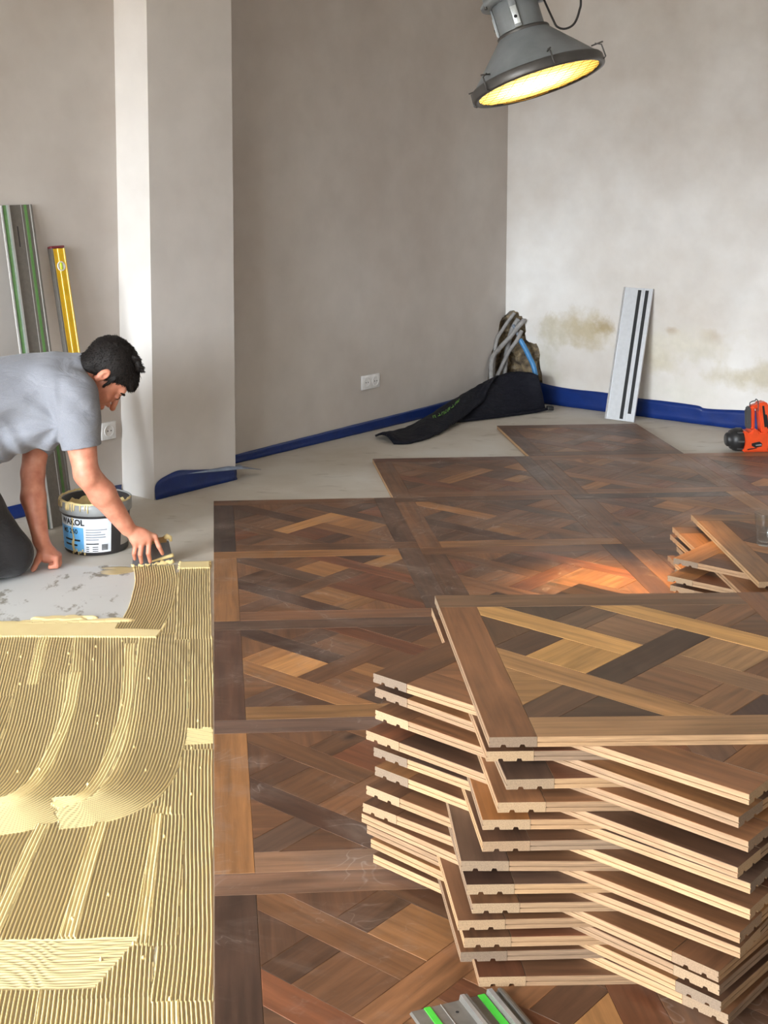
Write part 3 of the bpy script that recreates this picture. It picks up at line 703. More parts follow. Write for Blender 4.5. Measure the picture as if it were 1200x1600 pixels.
mat_well = mat('socket_well_grey', (120, 122, 128), .5)
socket('wall_socket', 'white double power socket low on the left wall', 2, (.878 + 1.606) * R2, .262, T_LEFT)
socket('wall_socket', 'white single power socket beside the man in the recess', 1, -.192, .283, T_REC)

# ------------------------------------------------------------------ guide rails and spirit level
def rail(name, label, L, bands, profile, Mx, base_mats, holes=()):
    """aluminium guide rail: x across, y along, z up"""
    root = tag(empty(name), label, 'guide rail'); root.matrix_world = Mx
    n = len(profile); v = [(x, 0, z) for x, z in profile] + [(x, L, z) for x, z in profile]
    bm = bmesh.new(); vs = [bm.verts.new(q) for q in v]
    for i in range(n): bm.faces.new([vs[i], vs[(i + 1) % n], vs[(i + 1) % n + n], vs[i + n]])
    bm.faces.new(vs[:n]); bm.faces.new(vs[n:]); bmesh.ops.recalc_face_normals(bm, faces=bm.faces); bmesh.ops.triangulate(bm, faces=[q for q in bm.faces if len(q.verts) > 4])
    me = bpy.data.meshes.new('rail_body'); bm.to_mesh(me); bm.free(); me.materials.append(base_mats)
    link('rail_body', me, root)
    for (nm, x0, x1, z0, z1, m, y0, y1) in bands:
        MB().box((x0, y0, z0), (x1, L - y1, z1)).build(nm, [m], root)
    for (x, y) in holes:
        MB().lathe([(.0032, .0049), (0, .0049)], 14, M=Matrix.Translation((x, y, 0))).build('rivet_hole', [M_BLACK], root)
    return root
GP = [(.186 - a, z) for a, z in [(0, 0), (.186, 0), (.186, .008), (.180, .011), (.175, .011), (.173, .005), (.165, .005), (.163, .013), (.153, .013), (.151, .005), (.115, .005), (.113, .014), (.099, .014), (.097, .005), (.09, .0045), (.004, .0035)]]
def basis(o, x, y):
    x = Vector(x).normalized(); y = Vector(y); y = (y - x * y.dot(x)).normalized(); z = x.cross(y)
    Mx = Matrix((x, y, z)).transposed().to_4x4(); Mx.translation = o; return Mx
def gbands(mg, ms):
    return [(n, .186 - b, .186 - a, z0, z1, m, 0, 0) for n, a, b, z0, z1, m in (('glide_strip', .028, .040, .003, .0054, mg), ('glide_strip', .134, .148, .004, .0064, mg), ('rib_edge', .0995, .107, .0135, .0148, ms), ('rib_edge', .1535, .1625, .0125, .0138, ms), ('scribe_line', .060, .0612, .0035, .0051, ms))]
# lying in the foreground, beside the stack
rail('guide_rail', 'grey guide rail with bright green strips lying before the stack', 1.4, gbands(M_GREEN, M_ALUW), GP, basis((.523, -3.650, .0003), (-.180, -.052, 0), (.052, -.180, 0)) @ Matrix.Identity(4), M_ALUG, [(.107, .03)])
# leaning in the recess: top on the wall, foot on the floor
ax_t = st(-.758, T_REC + .006, 1.322); foot = ax_t + V3 * .24 + U3 * .0; foot.z = FL + .002
dirv = (ax_t - foot)
rail('guide_rail', 'tall guide rail with dull green strips leaning behind the man', dirv.length - .004, [('glide_strip', .012, .030, .003, .0055, M_GREEND, 0, 0), ('rib_edge', .032, .043, .003, .016, M_ALUW, 0, 0), ('glide_strip', .136, .152, .004, .0062, M_GREEND, 0, 0), ('scribe_line', .118, .121, .004, .0058, M_ALUW, 0, 0), ('print_mark', .080, .087, .003, .0052, M_PLAST, 1.18, .09), ('edge_lip', .0, .006, .003, .010, M_ALUW, 0, 0)],
     [(0, 0), (.186, 0), (.186, .006), (.178, .010), (.172, .010), (.170, .005), (.004, .0045)], basis(foot, U3, dirv) @ Matrix.Diagonal((.87, 1, 1, 1)), M_ALUG)
# short silver rail leaning on the right wall, underside showing
tp = st(S_RIGHT - .012, (2.438 - 1.997) * R2, .742); ft = Vector((2.293, 1.843, FL + .004)); dv = tp - ft
rail('guide_rail', 'short silver guide rail with two black strips leaning on the right wall', dv.length, [('rubber_strip', .092, .113, .004, .0065, M_BLACK, .01, .012), ('rubber_strip', .139, .160, .004, .0065, M_BLACK, .045, .012), ('edge_lip', .0, .012, .003, .012, M_ALUW, 0, 0), ('rib_edge', .119, .132, .003, .010, M_SILV, 0, 0)],
     [(0, 0), (.186, 0), (.186, .010), (.180, .010), (.178, .005), (.0, .005)], basis(ft, V3, dv), M_SILV, [(.088, .02), (.088, .78)])
# spirit level
ax_t = st(-.510, T_REC + .012, 1.130); ft = ax_t + V3 * .23 + U3 * .0; ft.z = FL + .002; dv = ax_t - ft; Mx = basis(ft, U3, dv)
lev = tag(empty('spirit_level'), 'yellow spirit level leaning on the recess wall beside the tall rail', 'spirit level'); lev.matrix_world = Mx
L = dv.length; ww, dd = .062, .026
MB().prism([(0, 0), (ww, 0), (ww, dd), (ww * .93, dd), (ww * .9, dd - .003), (ww * .62, dd - .003), (ww * .59, dd), (ww * .41, dd), (ww * .38, dd - .003), (ww * .10, dd - .003), (ww * .07, dd), (0, dd)], 0, L - .008).xform(Matrix(((1, 0, 0, 0), (0, 0, 1, 0), (0, 1, 0, 0), (0, 0, 0, 1)))).build('level_body', [M_YEL], lev)
MB().box((-.009, 0, 0), (-.0002, L - .006, dd)).build('measuring_edge', [M_ALUG], lev)
MB().box((-.009, L - .0058, -.001), (ww + .001, L + .004, dd + .001), bev=.002).build('end_cap', [M_RED], lev)
vz = MB().lathe([(.021, dd - .004), (.021, dd + .001), (.017, dd + .001), (.016, dd - .002), (0, dd - .002)], 24, M=Matrix.Translation((ww / 2, L - .085, 0))).build('vial_ring', [M_WHITEP], lev)
MB().tube([(ww / 2, L - .100, dd - .001), (ww / 2, L - .070, dd - .001)], .006, 10).build('vial', [mat('vial_liquid', (190, 210, 60), .15)], vz)
MB().box((ww / 2 - .004, L - .160, dd - .0035), (ww / 2 + .004, L - .146, dd - .0025)).build('print_mark', [M_PLAST], lev)

# ------------------------------------------------------------------ bucket
M_LABW = mat('label_white', (226, 232, 238), .45); M_LABB = mat('label_blue', (104, 178, 232), .45); M_INK = mat('label_ink', (22, 24, 30), .5); M_INKG = mat('label_small_print', (120, 128, 140), .5)
M_BAND = mat('grey_rim_plastic', (150, 152, 152), .3); M_CREAM = mat('cream_adhesive', (226, 204, 146), .4, 0, .08, 40)
def build_bucket():
    c = Vector((-.463, -.628, FL)); root = tag(empty('adhesive_bucket', c), 'black adhesive bucket with blue and white label between the arms', 'bucket')
    H = .205; rb, rt = .124, .138
    MB().lathe([(0, .004), (rb - .006, .004), (rb - .004, .0), (rb, .004), (rt - .004, .155), (rt - .002, .158), (rt - .002, H - .006), (rt - .005, H - .004), (rt - .008, H - .01), (rb - .004, .15), (rb - .006, .008), (0, .008)], 56).build('bucket_body', [M_PLAST], root)
    MB().lathe([(rt - .002, .158), (rt + .004, .160), (rt + .0045, H - .002), (rt, H + .001), (rt - .004, H - .002), (rt - .0035, .170)], 56).build('rim_band', [M_BAND], root)
    n = 48; v = [Vector((0, 0, .150))]; rings = 8
    for j in range(1, rings + 1):
        for k in range(n):
            a = 2 * math.pi * k / n; r = (rt - .009) * j / rings; q = Vector((r * math.cos(a), r * math.sin(a), 0)); v.append(q + Vector((0, 0, .15 + .014 * mnoise.noise(q * 30) + .03 * (j / rings) ** 6)))
    f = [[0, 1 + k, 1 + (k + 1) % n] for k in range(n)]
    for j in range(rings - 1):
        for k in range(n): a = 1 + j * n; f.append([a + k, a + n + k, a + n + (k + 1) % n, a + (k + 1) % n])
    link('adhesive_fill', mesh('adhesive_fill', v, f, M_CREAM, smooth=True), root)
    # smeared rim and drips
    mb = MB(); rnd = random.Random(5); ring = []
    for k in range(0, 73):
        a = math.radians(95 + 255 * k / 72); ring.append((math.cos(a) * (rt + .001), math.sin(a) * (rt + .001), H + .001 + rnd.uniform(-.002, .002)))
    mb.tube(ring, [.0035 + .002 * rnd.random() for _ in ring], 8)
    for k in range(26):
        a = math.radians(150 + 115 * rnd.random()); ln = rnd.uniform(.006, .03); x, y = math.cos(a), math.sin(a); ro = rt + .006
        mb.tube([(x * (rt), y * (rt), H + .002), (x * ro, y * ro, H - .004), (x * (ro + .001), y * (ro + .001), H - .004 - ln * .7), (x * ro, y * ro, H - .004 - ln)], [.003, .0028, .0022, .0012], 6)
    mb.build('adhesive_drips', [M_CREAM], root)
    def R(z): return rb + (rt - .004 - rb) * (z - .004) / .151
    def pt(th, z, off): r = R(z) + off; return Vector((r * math.sin(th), -r * math.cos(th), z))
    def patch(name, t0, t1, z0, z1, off, m, par, n=None):
        n = n or max(2, int((t1 - t0) / .06)); v = []; f = []
        for i in range(n + 1):
            t = t0 + (t1 - t0) * i / n; v += [pt(t, z0, off), pt(t, z1, off)]
        for i in range(n): f.append([2 * i, 2 * i + 2, 2 * i + 3, 2 * i + 1])
        return link(name, mesh(name, v, f, m, smooth=True), par)
    d = math.radians
    lab = patch('label', d(-86), d(31), .014, .148, .0008, M_LABW, root); lab['label'] = 'white and blue paper label'
    patch('blue_field', d(-86), d(-17), .016, .112, .0012, M_LABB, lab)
    def text(s, t0, zc, size, m, bold=0.0):
        cu = bpy.data.curves.new('lettering', 'FONT'); cu.body = s; cu.size = size; cu.offset = bold; cu.align_y = 'CENTER'; cu.resolution_u = 3
        to = bpy.data.objects.new('lettering', cu); COL.objects.link(to); bpy.context.view_layer.update()
        me = bpy.data.meshes.new_from_object(to.evaluated_get(bpy.context.evaluated_depsgraph_get())); bpy.data.objects.remove(to)
        bm = bmesh.new(); bm.from_mesh(me); bmesh.ops.triangulate(bm, faces=bm.faces); bmesh.ops.subdivide_edges(bm, edges=[e for e in bm.edges if e.calc_length() > .006], cuts=2)
        for q in bm.verts:
            z = zc + q.co.y; q.co = pt(t0 + q.co.x / R(zc), z, .0018)
        bm.to_mesh(me); bm.free(); me.materials.clear(); me.materials.append(m); return link('lettering', me, lab)
    text('WAKOL', d(-66), .131, .032, M_INK, .0012); text('MS 260', d(-64), .094, .027, M_INK, .0006)
    for k, (z, l) in enumerate(((.060, 36), (.040, 30))): patch('print_line', d(-60), d(-60 + l), z - .0035, z + .0035, .0016, M_INK, lab)
    for k in range(5): patch('print_line', d(-13), d(-13 + [36, 26, 33, 34, 22][k]), .103 - k * .010, .1065 - k * .010, .0016, M_INKG, lab)
    patch('print_line', d(-13), d(9), .046, .0505, .0016, M_INK, lab)
    for k in range(3):
        patch('print_line', d(-13), d(-8), .034 - k * .008, .037 - k * .008, .0016, M_INK, lab, 2); patch('print_line', d(-2), d(8), .034 - k * .008, .037 - k * .008, .0016, M_INK, lab, 2)
    for k in range(9): patch('bar_code_line', d(14 + k * 1.25), d(14.7 + k * 1.25), .022, .046, .0016, M_INK, lab, 1)
    patch('spec_sticker', d(52), d(80), .03, .11, .0008, mat('sticker_grey', (178, 172, 164), .6), root)
    # glue run down the label
    mb = MB(); ps = [pt(d(-38 + 1.5 * math.sin(k * 1.7)), .150 - .017 * k, .0025) for k in range(9)]; mb.tube(ps, [.003, .0022, .0026, .002, .003, .004, .006, .005, .004], 6)
    for k in range(7): q = pt(d(-40 + k * 4), .008 + .006 * (k % 3), .002); mb.tube([q + Vector((0, 0, .006)), q, q - Vector((0, 0, .005))], [.002, .0035, .002], 6)
    mb.build('glue_run', [M_CREAM], root)
build_bucket()

# ------------------------------------------------------------------ signed-distance modelling for organic shapes
class SDF:
    def __init__(s, lo, hi, h):
        s.lo = np.array(lo, float); s.h = h; s.n = np.ceil((np.array(hi) - s.lo) / h).astype(int) + 1; s.A = np.full(s.n, 1.0, np.float32)
    def block(s, lo, hi):
        a = np.clip(np.floor((np.array(lo) - s.lo) / s.h).astype(int), 0, s.n - 1); b = np.clip(np.ceil((np.array(hi) - s.lo) / s.h).astype(int) + 1, 1, s.n)
        if np.any(b <= a): return None, None
        ax = [s.lo[k] + s.h * np.arange(a[k], b[k], dtype=np.float32) for k in range(3)]
        return (slice(a[0], b[0]), slice(a[1], b[1]), slice(a[2], b[2])), np.stack(np.meshgrid(*ax, indexing='ij'), -1).astype(np.float32)
    def put(s, sl, d, k, sub=False):
        c = s.A[sl]
        if sub:
            d = -d; hh = np.clip(.5 - .5 * (c - d) / k, 0, 1) if k > 0 else 0
            s.A[sl] = np.maximum(c, d) if k <= 0 else c * (1 - hh) + d * hh + k * hh * (1 - hh)
        elif k <= 0: s.A[sl] = np.minimum(c, d)
        else:
            hh = np.clip(.5 + .5 * (c - d) / k, 0, 1); s.A[sl] = c * (1 - hh) + d * hh - k * hh * (1 - hh)
    def cap(s, a, b, ra, rb=None, k=.01, sub=False):
        rb = ra if rb is None else rb; a = np.array(a, np.float32); b = np.array(b, np.float32); m = max(ra, rb) + k + 3 * s.h
        sl, p = s.block(np.minimum(a, b) - m, np.maximum(a, b) + m)
        if sl is None: return s
        ba = b - a; L = float(ba @ ba) + 1e-12; t = np.clip(((p - a) @ ba) / L, 0, 1)
        d = np.linalg.norm(p - a - t[..., None] * ba, axis=-1) - (ra + (rb - ra) * t); s.put(sl, d, k, sub); return s
    def chain(s, pts, rad, k=.01):
        for i in range(len(pts) - 1): s.cap(pts[i], pts[i + 1], rad[i], rad[i + 1], k)
        return s
    def ell(s, c, r, R=None, k=.01, sub=False):
        """ellipsoid, R: 3x3 with local axes as rows"""
        c = np.array(c, np.float32); r = np.array(r, np.float32); m = max(r) + k + 3 * s.h
        sl, p = s.block(c - m, c + m)
        if sl is None: return s
        q = p - c
        if R is not None: q = q @ np.array(R, np.float32).T
        k0 = np.linalg.norm(q / r, axis=-1); k1 = np.linalg.norm(q / (r * r), axis=-1) + 1e-9
        s.put(sl, k0 * (k0 - 1) / k1, k, sub); return s
    def plane(s, o, n, lo=None, hi=None, k=0.0):
        """cut away the side n points to, inside the box"""
        sl, p = s.block(s.lo if lo is None else lo, s.lo + s.h * s.n if hi is None else hi)
        n = np.array(n, np.float32); n /= np.linalg.norm(n); d = (p - np.array(o, np.float32)) @ n
        s.A[sl] = np.maximum(s.A[sl], d); return s
    def mesh(s, name, mats):
        A = s.A; S = A < 0; n0, n1, n2 = (np.array(A.shape) - 1)
        cnt = np.zeros((n0, n1, n2), np.int8)
        for i in (0, 1):
            for j in (0, 1):
                for k in (0, 1): cnt += S[i:i + n0, j:j + n1, k:k + n2]
        mix = (cnt > 0) & (cnt < 8); I = np.argwhere(mix); vid = np.full(mix.shape, -1, np.int64); vid[mix] = np.arange(len(I))
        acc = np.zeros((len(I), 3)); num = np.zeros(len(I)); cor = [(i, j, k) for i in (0, 1) for j in (0, 1) for k in (0, 1)]
        for a in range(8):
            for b in range(a + 1, 8):
                ca, cb = np.array(cor[a]), np.array(cor[b])
                if abs(ca - cb).sum() != 1: continue
                va = A[tuple((I + ca).T)]; vb = A[tuple((I + cb).T)]; x = (va < 0) != (vb < 0)
                t = np.where(x, va / np.where(x, va - vb, 1), 0); acc += np.where(x[:, None], ca + t[:, None] * (cb - ca), 0); num += x
        V = s.lo + s.h * (I + acc / num[:, None]); F = []
        for ax in range(3):
            o = [(1, 2), (2, 0), (0, 1)][ax]; sl0 = [slice(None)] * 3; sl1 = [slice(None)] * 3; sl0[ax] = slice(0, -1); sl1[ax] = slice(1, None)
            a, b = S[tuple(sl0)], S[tuple(sl1)]; E = np.argwhere(a != b); flip = a[tuple(E.T)]
            ok = (E[:, o[0]] > 0) & (E[:, o[1]] > 0) & (E[:, o[0]] < [n0, n1, n2][o[0]]) & (E[:, o[1]] < [n0, n1, n2][o[1]]); E = E[ok]; flip = flip[ok]
            q = []
            for da, db in ((-1, -1), (0, -1), (0, 0), (-1, 0)):
                e = E.copy(); e[:, o[0]] += da; e[:, o[1]] += db; q.append(vid[tuple(e.T)])
            q = np.stack(q, 1); q[~flip] = q[~flip][:, ::-1]; F.append(q)
        F = np.concatenate(F); F = F[(F >= 0).all(1)]
        me = bpy.data.meshes.new(name); me.vertices.add(len(V)); me.vertices.foreach_set('co', V.ravel()); nf = len(F)
        me.loops.add(nf * 4); me.loops.foreach_set('vertex_index', F.ravel().astype(np.int32)); me.polygons.add(nf)
        me.polygons.foreach_set('loop_start', np.arange(0, nf * 4, 4, dtype=np.int32)); me.polygons.foreach_set('use_smooth', np.ones(nf, bool))
        for m in (mats if isinstance(mats, list) else [mats]): me.materials.append(m)
        me.update(calc_edges=True); return me

# ------------------------------------------------------------------ the man laying the floor
def skin_mat():
    m, nt, b = new_mat('skin')
    tc = nd(nt, 'ShaderNodeTexCoord'); n = nd(nt, 'ShaderNodeTexNoise', i_Scale=22.0, i_Detail=5.0); nt.links.new(tc.outputs['Object'], n.inputs['Vector'])
    r = ramp(nt, [(.3, lin(188, 116, 92)), (.55, lin(208, 140, 114)), (.75, lin(220, 158, 132))]); nt.links.new(n.outputs[0], r.inputs[0]); nt.links.new(r.outputs[0], b.inputs['Base Color'])
    b.inputs['Roughness'].default_value = .5; b.inputs['Subsurface Weight'].default_value = .12; b.inputs['Subsurface Radius'].default_value = (.012, .005, .003); b.inputs['Subsurface Scale'].default_value = .5
    n2 = nd(nt, 'ShaderNodeTexNoise', i_Scale=260.0, i_Detail=2.0); nt.links.new(tc.outputs['Object'], n2.inputs['Vector'])
    bp = nd(nt, 'ShaderNodeBump', i_Strength=.08, i_Distance=.002); nt.links.new(n2.outputs[0], bp.inputs['Height']); nt.links.new(bp.outputs[0], b.inputs['Normal'])
    return m
def cloth_mat(name, col, bump, sc):
    m, nt, b = new_mat(name)
    tc = nd(nt, 'ShaderNodeTexCoord'); n = nd(nt, 'ShaderNodeTexNoise', i_Scale=500.0, i_Detail=2.0); nt.links.new(tc.outputs['Object'], n.inputs['Vector'])
    c = lin(*col); r = ramp(nt, [(.3, tuple(x * .86 for x in c[:3]) + (1,)), (.7, tuple(x * 1.1 for x in c[:3]) + (1,))]); nt.links.new(n.outputs[0], r.inputs[0]); nt.links.new(r.outputs[0], b.inputs['Base Color'])
    mp = nd(nt, 'ShaderNodeMapping'); mp.inputs['Scale'].default_value = (1.0, 1.6, 2.2); mp.inputs['Rotation'].default_value = (.3, .7, .2); nt.links.new(tc.outputs['Object'], mp.inputs[0])
    n2 = nd(nt, 'ShaderNodeTexNoise', i_Scale=sc, i_Detail=3.0, i_Distortion=1.0); nt.links.new(mp.outputs[0], n2.inputs['Vector'])
    bp = nd(nt, 'ShaderNodeBump', i_Strength=bump, i_Distance=.012); nt.links.new(n2.outputs[0], bp.inputs['Height']); nt.links.new(bp.outputs[0], b.inputs['Normal'])
    b.inputs['Roughness'].default_value = .9; b.inputs['Specular IOR Level'].default_value = .2
    b.inputs['Sheen Weight'].default_value = .15
    return m
M_SKIN = skin_mat(); M_SHIRT = cloth_mat('grey_cotton', (132, 134, 142), .8, 8.0); M_TROU = cloth_mat('charcoal_workwear', (36, 33, 33), .5, 10.0)
M_HAIR = mat('dark_brown_hair', (24, 19, 17), .55, 0, .3, 120, .5, 420); M_SHOE = mat('black_leather', (30, 29, 29), .5)
M_EYEW = mat('eye_white', (225, 220, 214), .3); M_IRIS = mat('eye_dark', (40, 30, 26), .3)

def build_man():
    root = tag(empty('person', (-.8, -.9, FL)), 'man in grey t-shirt and dark trousers kneeling, spreading adhesive with a trowel', 'person')
    inv = Matrix.Translation((.8, .9, -FL))
    def child(name, me, par=None):
        o = link(name, me, par or root)
        if par is None: o.matrix_parent_inverse = Matrix.Translation((.8, .9, -FL))
        return o
    shR, elR, wrR = (-.50, -.975, .640), (-.460, -1.02, .368), (-.318, -.945, .140)
    shL, elL, wrL = (-.66, -.66, .60), (-.688, -.765, .315), (-.648, -.885, .085)
    neck = (-.505, -.845, .690)
    # head frame
    hd = math.radians(10); ph = math.radians(61); k = 1.10
    f = Vector((math.cos(ph) * math.cos(hd), math.cos(ph) * math.sin(hd), -math.sin(ph))); r = Vector((math.sin(hd), -math.cos(hd), 0)); u = r.cross(f)
    f, u, r = f.normalized(), u.normalized(), r.normalized()
    ear = Vector((-.384, -.93, .708)); hc = ear - r * .076 * k
    def hp(a, b, c=0.0): return tuple(hc + (f * a + u * b + r * c) * k)
    Rh = [list(f), list(u), list(r)]
    S = SDF((-1.36, -1.46, FL - .03), (-.16, -.50, .86), .004)
    # torso and legs inside the clothes
    S.ell((-.62, -.84, .63), (.17, .16, .11)); S.ell((-.82, -.89, .61), (.2, .14, .11), k=.05); S.ell((-1.0, -1.0, .55), (.17, .15, .12), k=.05)
    for hip, knee, ank, toe in (((-.98, -1.10, .45), (-.745, -1.01, .075), (-1.04, -1.28, .055), (-1.14, -1.36, .0)), ((-1.04, -.93, .45), (-.84, -.79, .075), (-1.14, -1.06, .055), (-1.24, -1.14, .0))):
        S.chain([hip, knee, ank, toe], [.085, .055, .04, .03], .03)
    # arms
    S.chain([(-.58, -.93, .64), shR], [.075, .066], .04)
    S.chain([shR, (-.482, -.995, .50), elR], [.064, .058, .045], .02)
    S.chain([elR, (-.405, -.995, .285), wrR], [.046, .049, .030], .015); S.cap((-.462, -1.045, .372), (-.455, -1.045, .350), .024, k=.03)
    S.chain([(-.63, -.76, .62), shL], [.07, .062], .04)
    S.chain([shL, (-.672, -.71, .46), elL], [.060, .055, .044], .02); S.chain([elL, (-.682, -.81, .23), wrL], [.045, .047, .030], .015)
    # right hand pressed on the trowel: knuckles, bent fingers, thumb behind the blade
    kn = [(-.290, -.948, .078), (-.266, -.946, .086), (-.241, -.936, .091), (-.220, -.920, .098)]
    md = [(-.296, -.957, .047), (-.273, -.960, .044), (-.243, -.948, .045), (-.205, -.925, .064)]
    tips = [(-.294, -.945, .022), (-.270, -.943, .008), (-.238, -.930, .007), (-.192, -.909, .030)]
    for a, rr in zip(kn, (.012, .0135, .0138, .013)): S.cap((-.306, -.940, .128), a, .021, rr, .008)
    S.ell((-.275, -.936, .106), (.034, .018, .03), k=.02)
    for a, b, c, rr in zip(kn, md, tips, (.0078, .0088, .0090, .0086)): S.chain([a, b, c], [rr + .0016, rr + .0004, rr * .84], .004)
    S.chain([(-.298, -.925, .118), (-.262, -.892, .088), (-.236, -.873, .062)], [.016, .0115, .009], .008)
    # left fist propped on the floor
    S.cap(wrL, (-.628, -.892, .040), .028, .032, .012); S.ell((-.620, -.893, .028), (.040, .036, .028), k=.015)
    for q in range(4):
        y = -.862 - q * .0185; x0 = -.583 + [-.006, 0, -.001, -.006][q]; rr = (.0088, .0098, .0100, .0095)[q]
        S.cap((-.622, y, .036), (x0, y - .002, .024), rr + .003, rr + .002, .007); S.chain([(x0, y - .002, .024), (x0 + .002, y - .003, -.006), (-.612, y - .003, -.009)], [rr + .002, rr, rr * .95], .004)
    S.chain([(-.645, -.905, .045), (-.655, -.932, .022), (-.668, -.946, -.004), (-.672, -.949, -.010)], [.016, .0125, .0105, .0085], .006)
    # neck and head
    S.chain([neck, hp(-.030, -.055)], [.068, .060], .03)
    S.ell(hp(-.012, .036), (.097 * k, .083 * k, .077 * k), Rh, .02); S.ell(hp(.032, -.04), (.062 * k, .086 * k, .062 * k), Rh, .02); S.ell(hp(.038, -.092), (.048 * k, .033 * k, .046 * k), Rh, .02)
    S.ell(hp(.074, -.112), (.018, .016, .022), Rh, .015)
    S.cap(hp(.074, .020, -.034), hp(.074, .020, .034), .015, k=.016)
    S.chain([hp(.086, .008), hp(.104, -.022), hp(.116, -.038)], [.0085, .010, .0115], .007)
    for sd in (-1, 1):
        S.cap(hp(.098, -.045, sd * .011), hp(.092, -.044, sd * .015), .0085, k=.006)
        S.ell(hp(.094, -.006, sd * .033), (.014, .011, .017), Rh, .010, True); S.ell(hp(.082, -.006, sd * .032), (.0125, .0115, .0135), Rh, .003)
        S.ell(hp(.062, -.040, sd * .045), (.022, .022, .016), Rh, .02)
        S.ell(hp(-.014, -.008, sd * .078), (.018, .030, .011), Rh, .004); S.ell(hp(-.009, -.004, sd * .090), (.010, .018, .009), Rh, .003, True); S.cap(hp(-.018, -.036, sd * .077), hp(-.012, -.036, sd * .079), .008, k=.006)
    S.cap(hp(.091, -.067, -.02), hp(.091, -.067, .02), .0085, k=.006); S.cap(hp(.091, -.080, -.017), hp(.091, -.080, .017), .0085, k=.006); S.cap(hp(.104, -.0735, -.022), hp(.104, -.0735, .022), .0022, k=.003, sub=True)
    body = child('body', S.mesh('body', M_SKIN))
    # eyes and brows
    for sd in (-1, 1):
        e = Vector(hp(.0845, -.006, sd * .032)); MB().lathe([(0, .0115), (.006, .0098), (.0098, .006), (.0115, 0), (.0098, -.006), (0, -.0115)], 16, M=Matrix.Translation(e)).build('eye', [M_IRIS if sd < 0 else M_IRIS], root).matrix_parent_inverse = inv
        mb = MB(); mb.tube([hp(.089, .012, sd * .014), hp(.0925, .018, sd * .026), hp(.088, .018, sd * .040), hp(.076, .011, sd * .051)], [.003, .0048, .0045, .002], 8); mb.build('eyebrow', [M_HAIR], root).matrix_parent_inverse = inv
    # hair: short cap with tufts
    Hh = SDF(np.array(hc) - .19, np.array(hc) + .20, .003)
    Hh.ell(hp(-.014, .041), (.102 * k, .087 * k, .083 * k), Rh, .01)
    def cut(a, b, n): Hh.plane(hp(a, b), list(f * n[0] + u * n[1]))
    Hh.ell(hp(.066, -.032), (.082, .086, .10), Rh, .010, True)           # face opening
    Hh.ell(hp(-.052, -.020), (.052, .066, .066), Rh, .02)
    cut(-.05, -.085, (.15, -1.0))
    for sd in (-1, 1): Hh.ell(hp(-.008, -.016, sd * .088), (.023, .031, .026), Rh, .005, True)
    for sd in (-1, 1): Hh.cap(hp(.018, .02, sd * .075), hp(.020, -.022, sd * .073), .008, .005, k=.006)
    rnd = random.Random(3)
    for q in range(110):
        a = rnd.uniform(-1.3, .5); b = rnd.uniform(-.9, .9); d = Vector((math.sin(a) * .9, math.cos(a), 0)); p0 = f * (math.sin(a) * .098) + u * (.041 + math.cos(a) * .081) + r * (b * .072)
        p0 = p0 * .93; n = (f * math.sin(a) + u * math.cos(a) + r * b * .7).normalized(); tq = (f * .8 + r * rnd.uniform(-.5, .5)).normalized(); p0 = hc + p0 * k
        Hh.cap(p0, p0 + n * rnd.uniform(.008, .012) + tq * rnd.uniform(.006, .016), .008, .003, .007)
    Hh.ell(hp(.066, .062), (.032, .026, .058), Rh, .02); Hh.cap(hp(.084, .052, -.03), hp(.084, .052, .03), .012, k=.014)
    hair_me = Hh.mesh('hair', M_HAIR); hair = child('hair', hair_me)
    # short strands over the cap, combed forward from the crown
    M_HAIR.node_tree.nodes['Principled BSDF'].inputs['Specular IOR Level'].default_value = .25; rnd = random.Random(12); mb = MB(); crown = Vector(hp(-.055, .115)); nv = len(hair_me.vertices); hair_me.update()
    for q in range(5200):
        vv = hair_me.vertices[rnd.randrange(nv)]; n = vv.normal; p0 = Vector(vv.co) - n * .002; d = p0 - crown; d = d - n * d.dot(n)
        d = (d.normalized() * .9 + n * rnd.uniform(.25, .6) + Vector((rnd.uniform(-.3, .3), rnd.uniform(-.3, .3), rnd.uniform(-.3, .3)))).normalized(); L_ = rnd.uniform(.008, .017)
        if rnd.random() < .02: L_ *= 1.7
        sx = d.orthogonal().normalized() * .0011; sy = d.cross(sx).normalized() * .0011; m_ = p0 + d * L_ * .55; e_ = p0 + d * L_ - n * .002
        mb.add([p0 + sx, p0 - sx * .5 + sy, p0 - sx * .5 - sy, m_ + sx * .7, m_ - sx * .35 + sy * .7, m_ - sx * .35 - sy * .7, e_], [[0, 1, 4, 3], [1, 2, 5, 4], [2, 0, 3, 5], [3, 4, 6], [4, 5, 6], [5, 3, 6]], 0, True)
    tag(mb.build('hair_strands', [M_HAIR], hair), kind='stuff')
    # t-shirt
    T = SDF((-1.36, -1.30, .25), (-.34, -.52, .90), .005)
    hx = np.array([math.cos(math.radians(20)), math.sin(math.radians(20)), 0]); 
    def rot(a, tilt=0):
        a = math.radians(a); t = math.radians(tilt); x = Vector((math.cos(a) * math.cos(t), math.sin(a) * math.cos(t), math.sin(t))); y = Vector((-math.sin(a), math.cos(a), 0)); return [list(x), list(y), list(x.cross(y))]
    T.ell((-.63, -.835, .655), (.17, .175, .130), rot(24, 5), .05); T.ell((-.78, -.88, .625), (.22, .172, .155), rot(18, 5), .06); T.ell((-.93, -.945, .585), (.22, .180, .165), rot(24, 12), .06)
    T.ell((-.76, -.88, .545), (.20, .13, .115), rot(16, 18), .05); T.ell((-.88, -.93, .475), (.19, .14, .12), rot(24, 16), .05); T.ell((-.67, -.90, .535), (.15, .12, .10), rot(20, 8), .05); T.ell((-.60, -.93, .545), (.10, .09, .085), rot(20, 0), .05)
    T.ell((-1.05, -1.02, .50), (.16, .185, .165), rot(30, 25), .06)
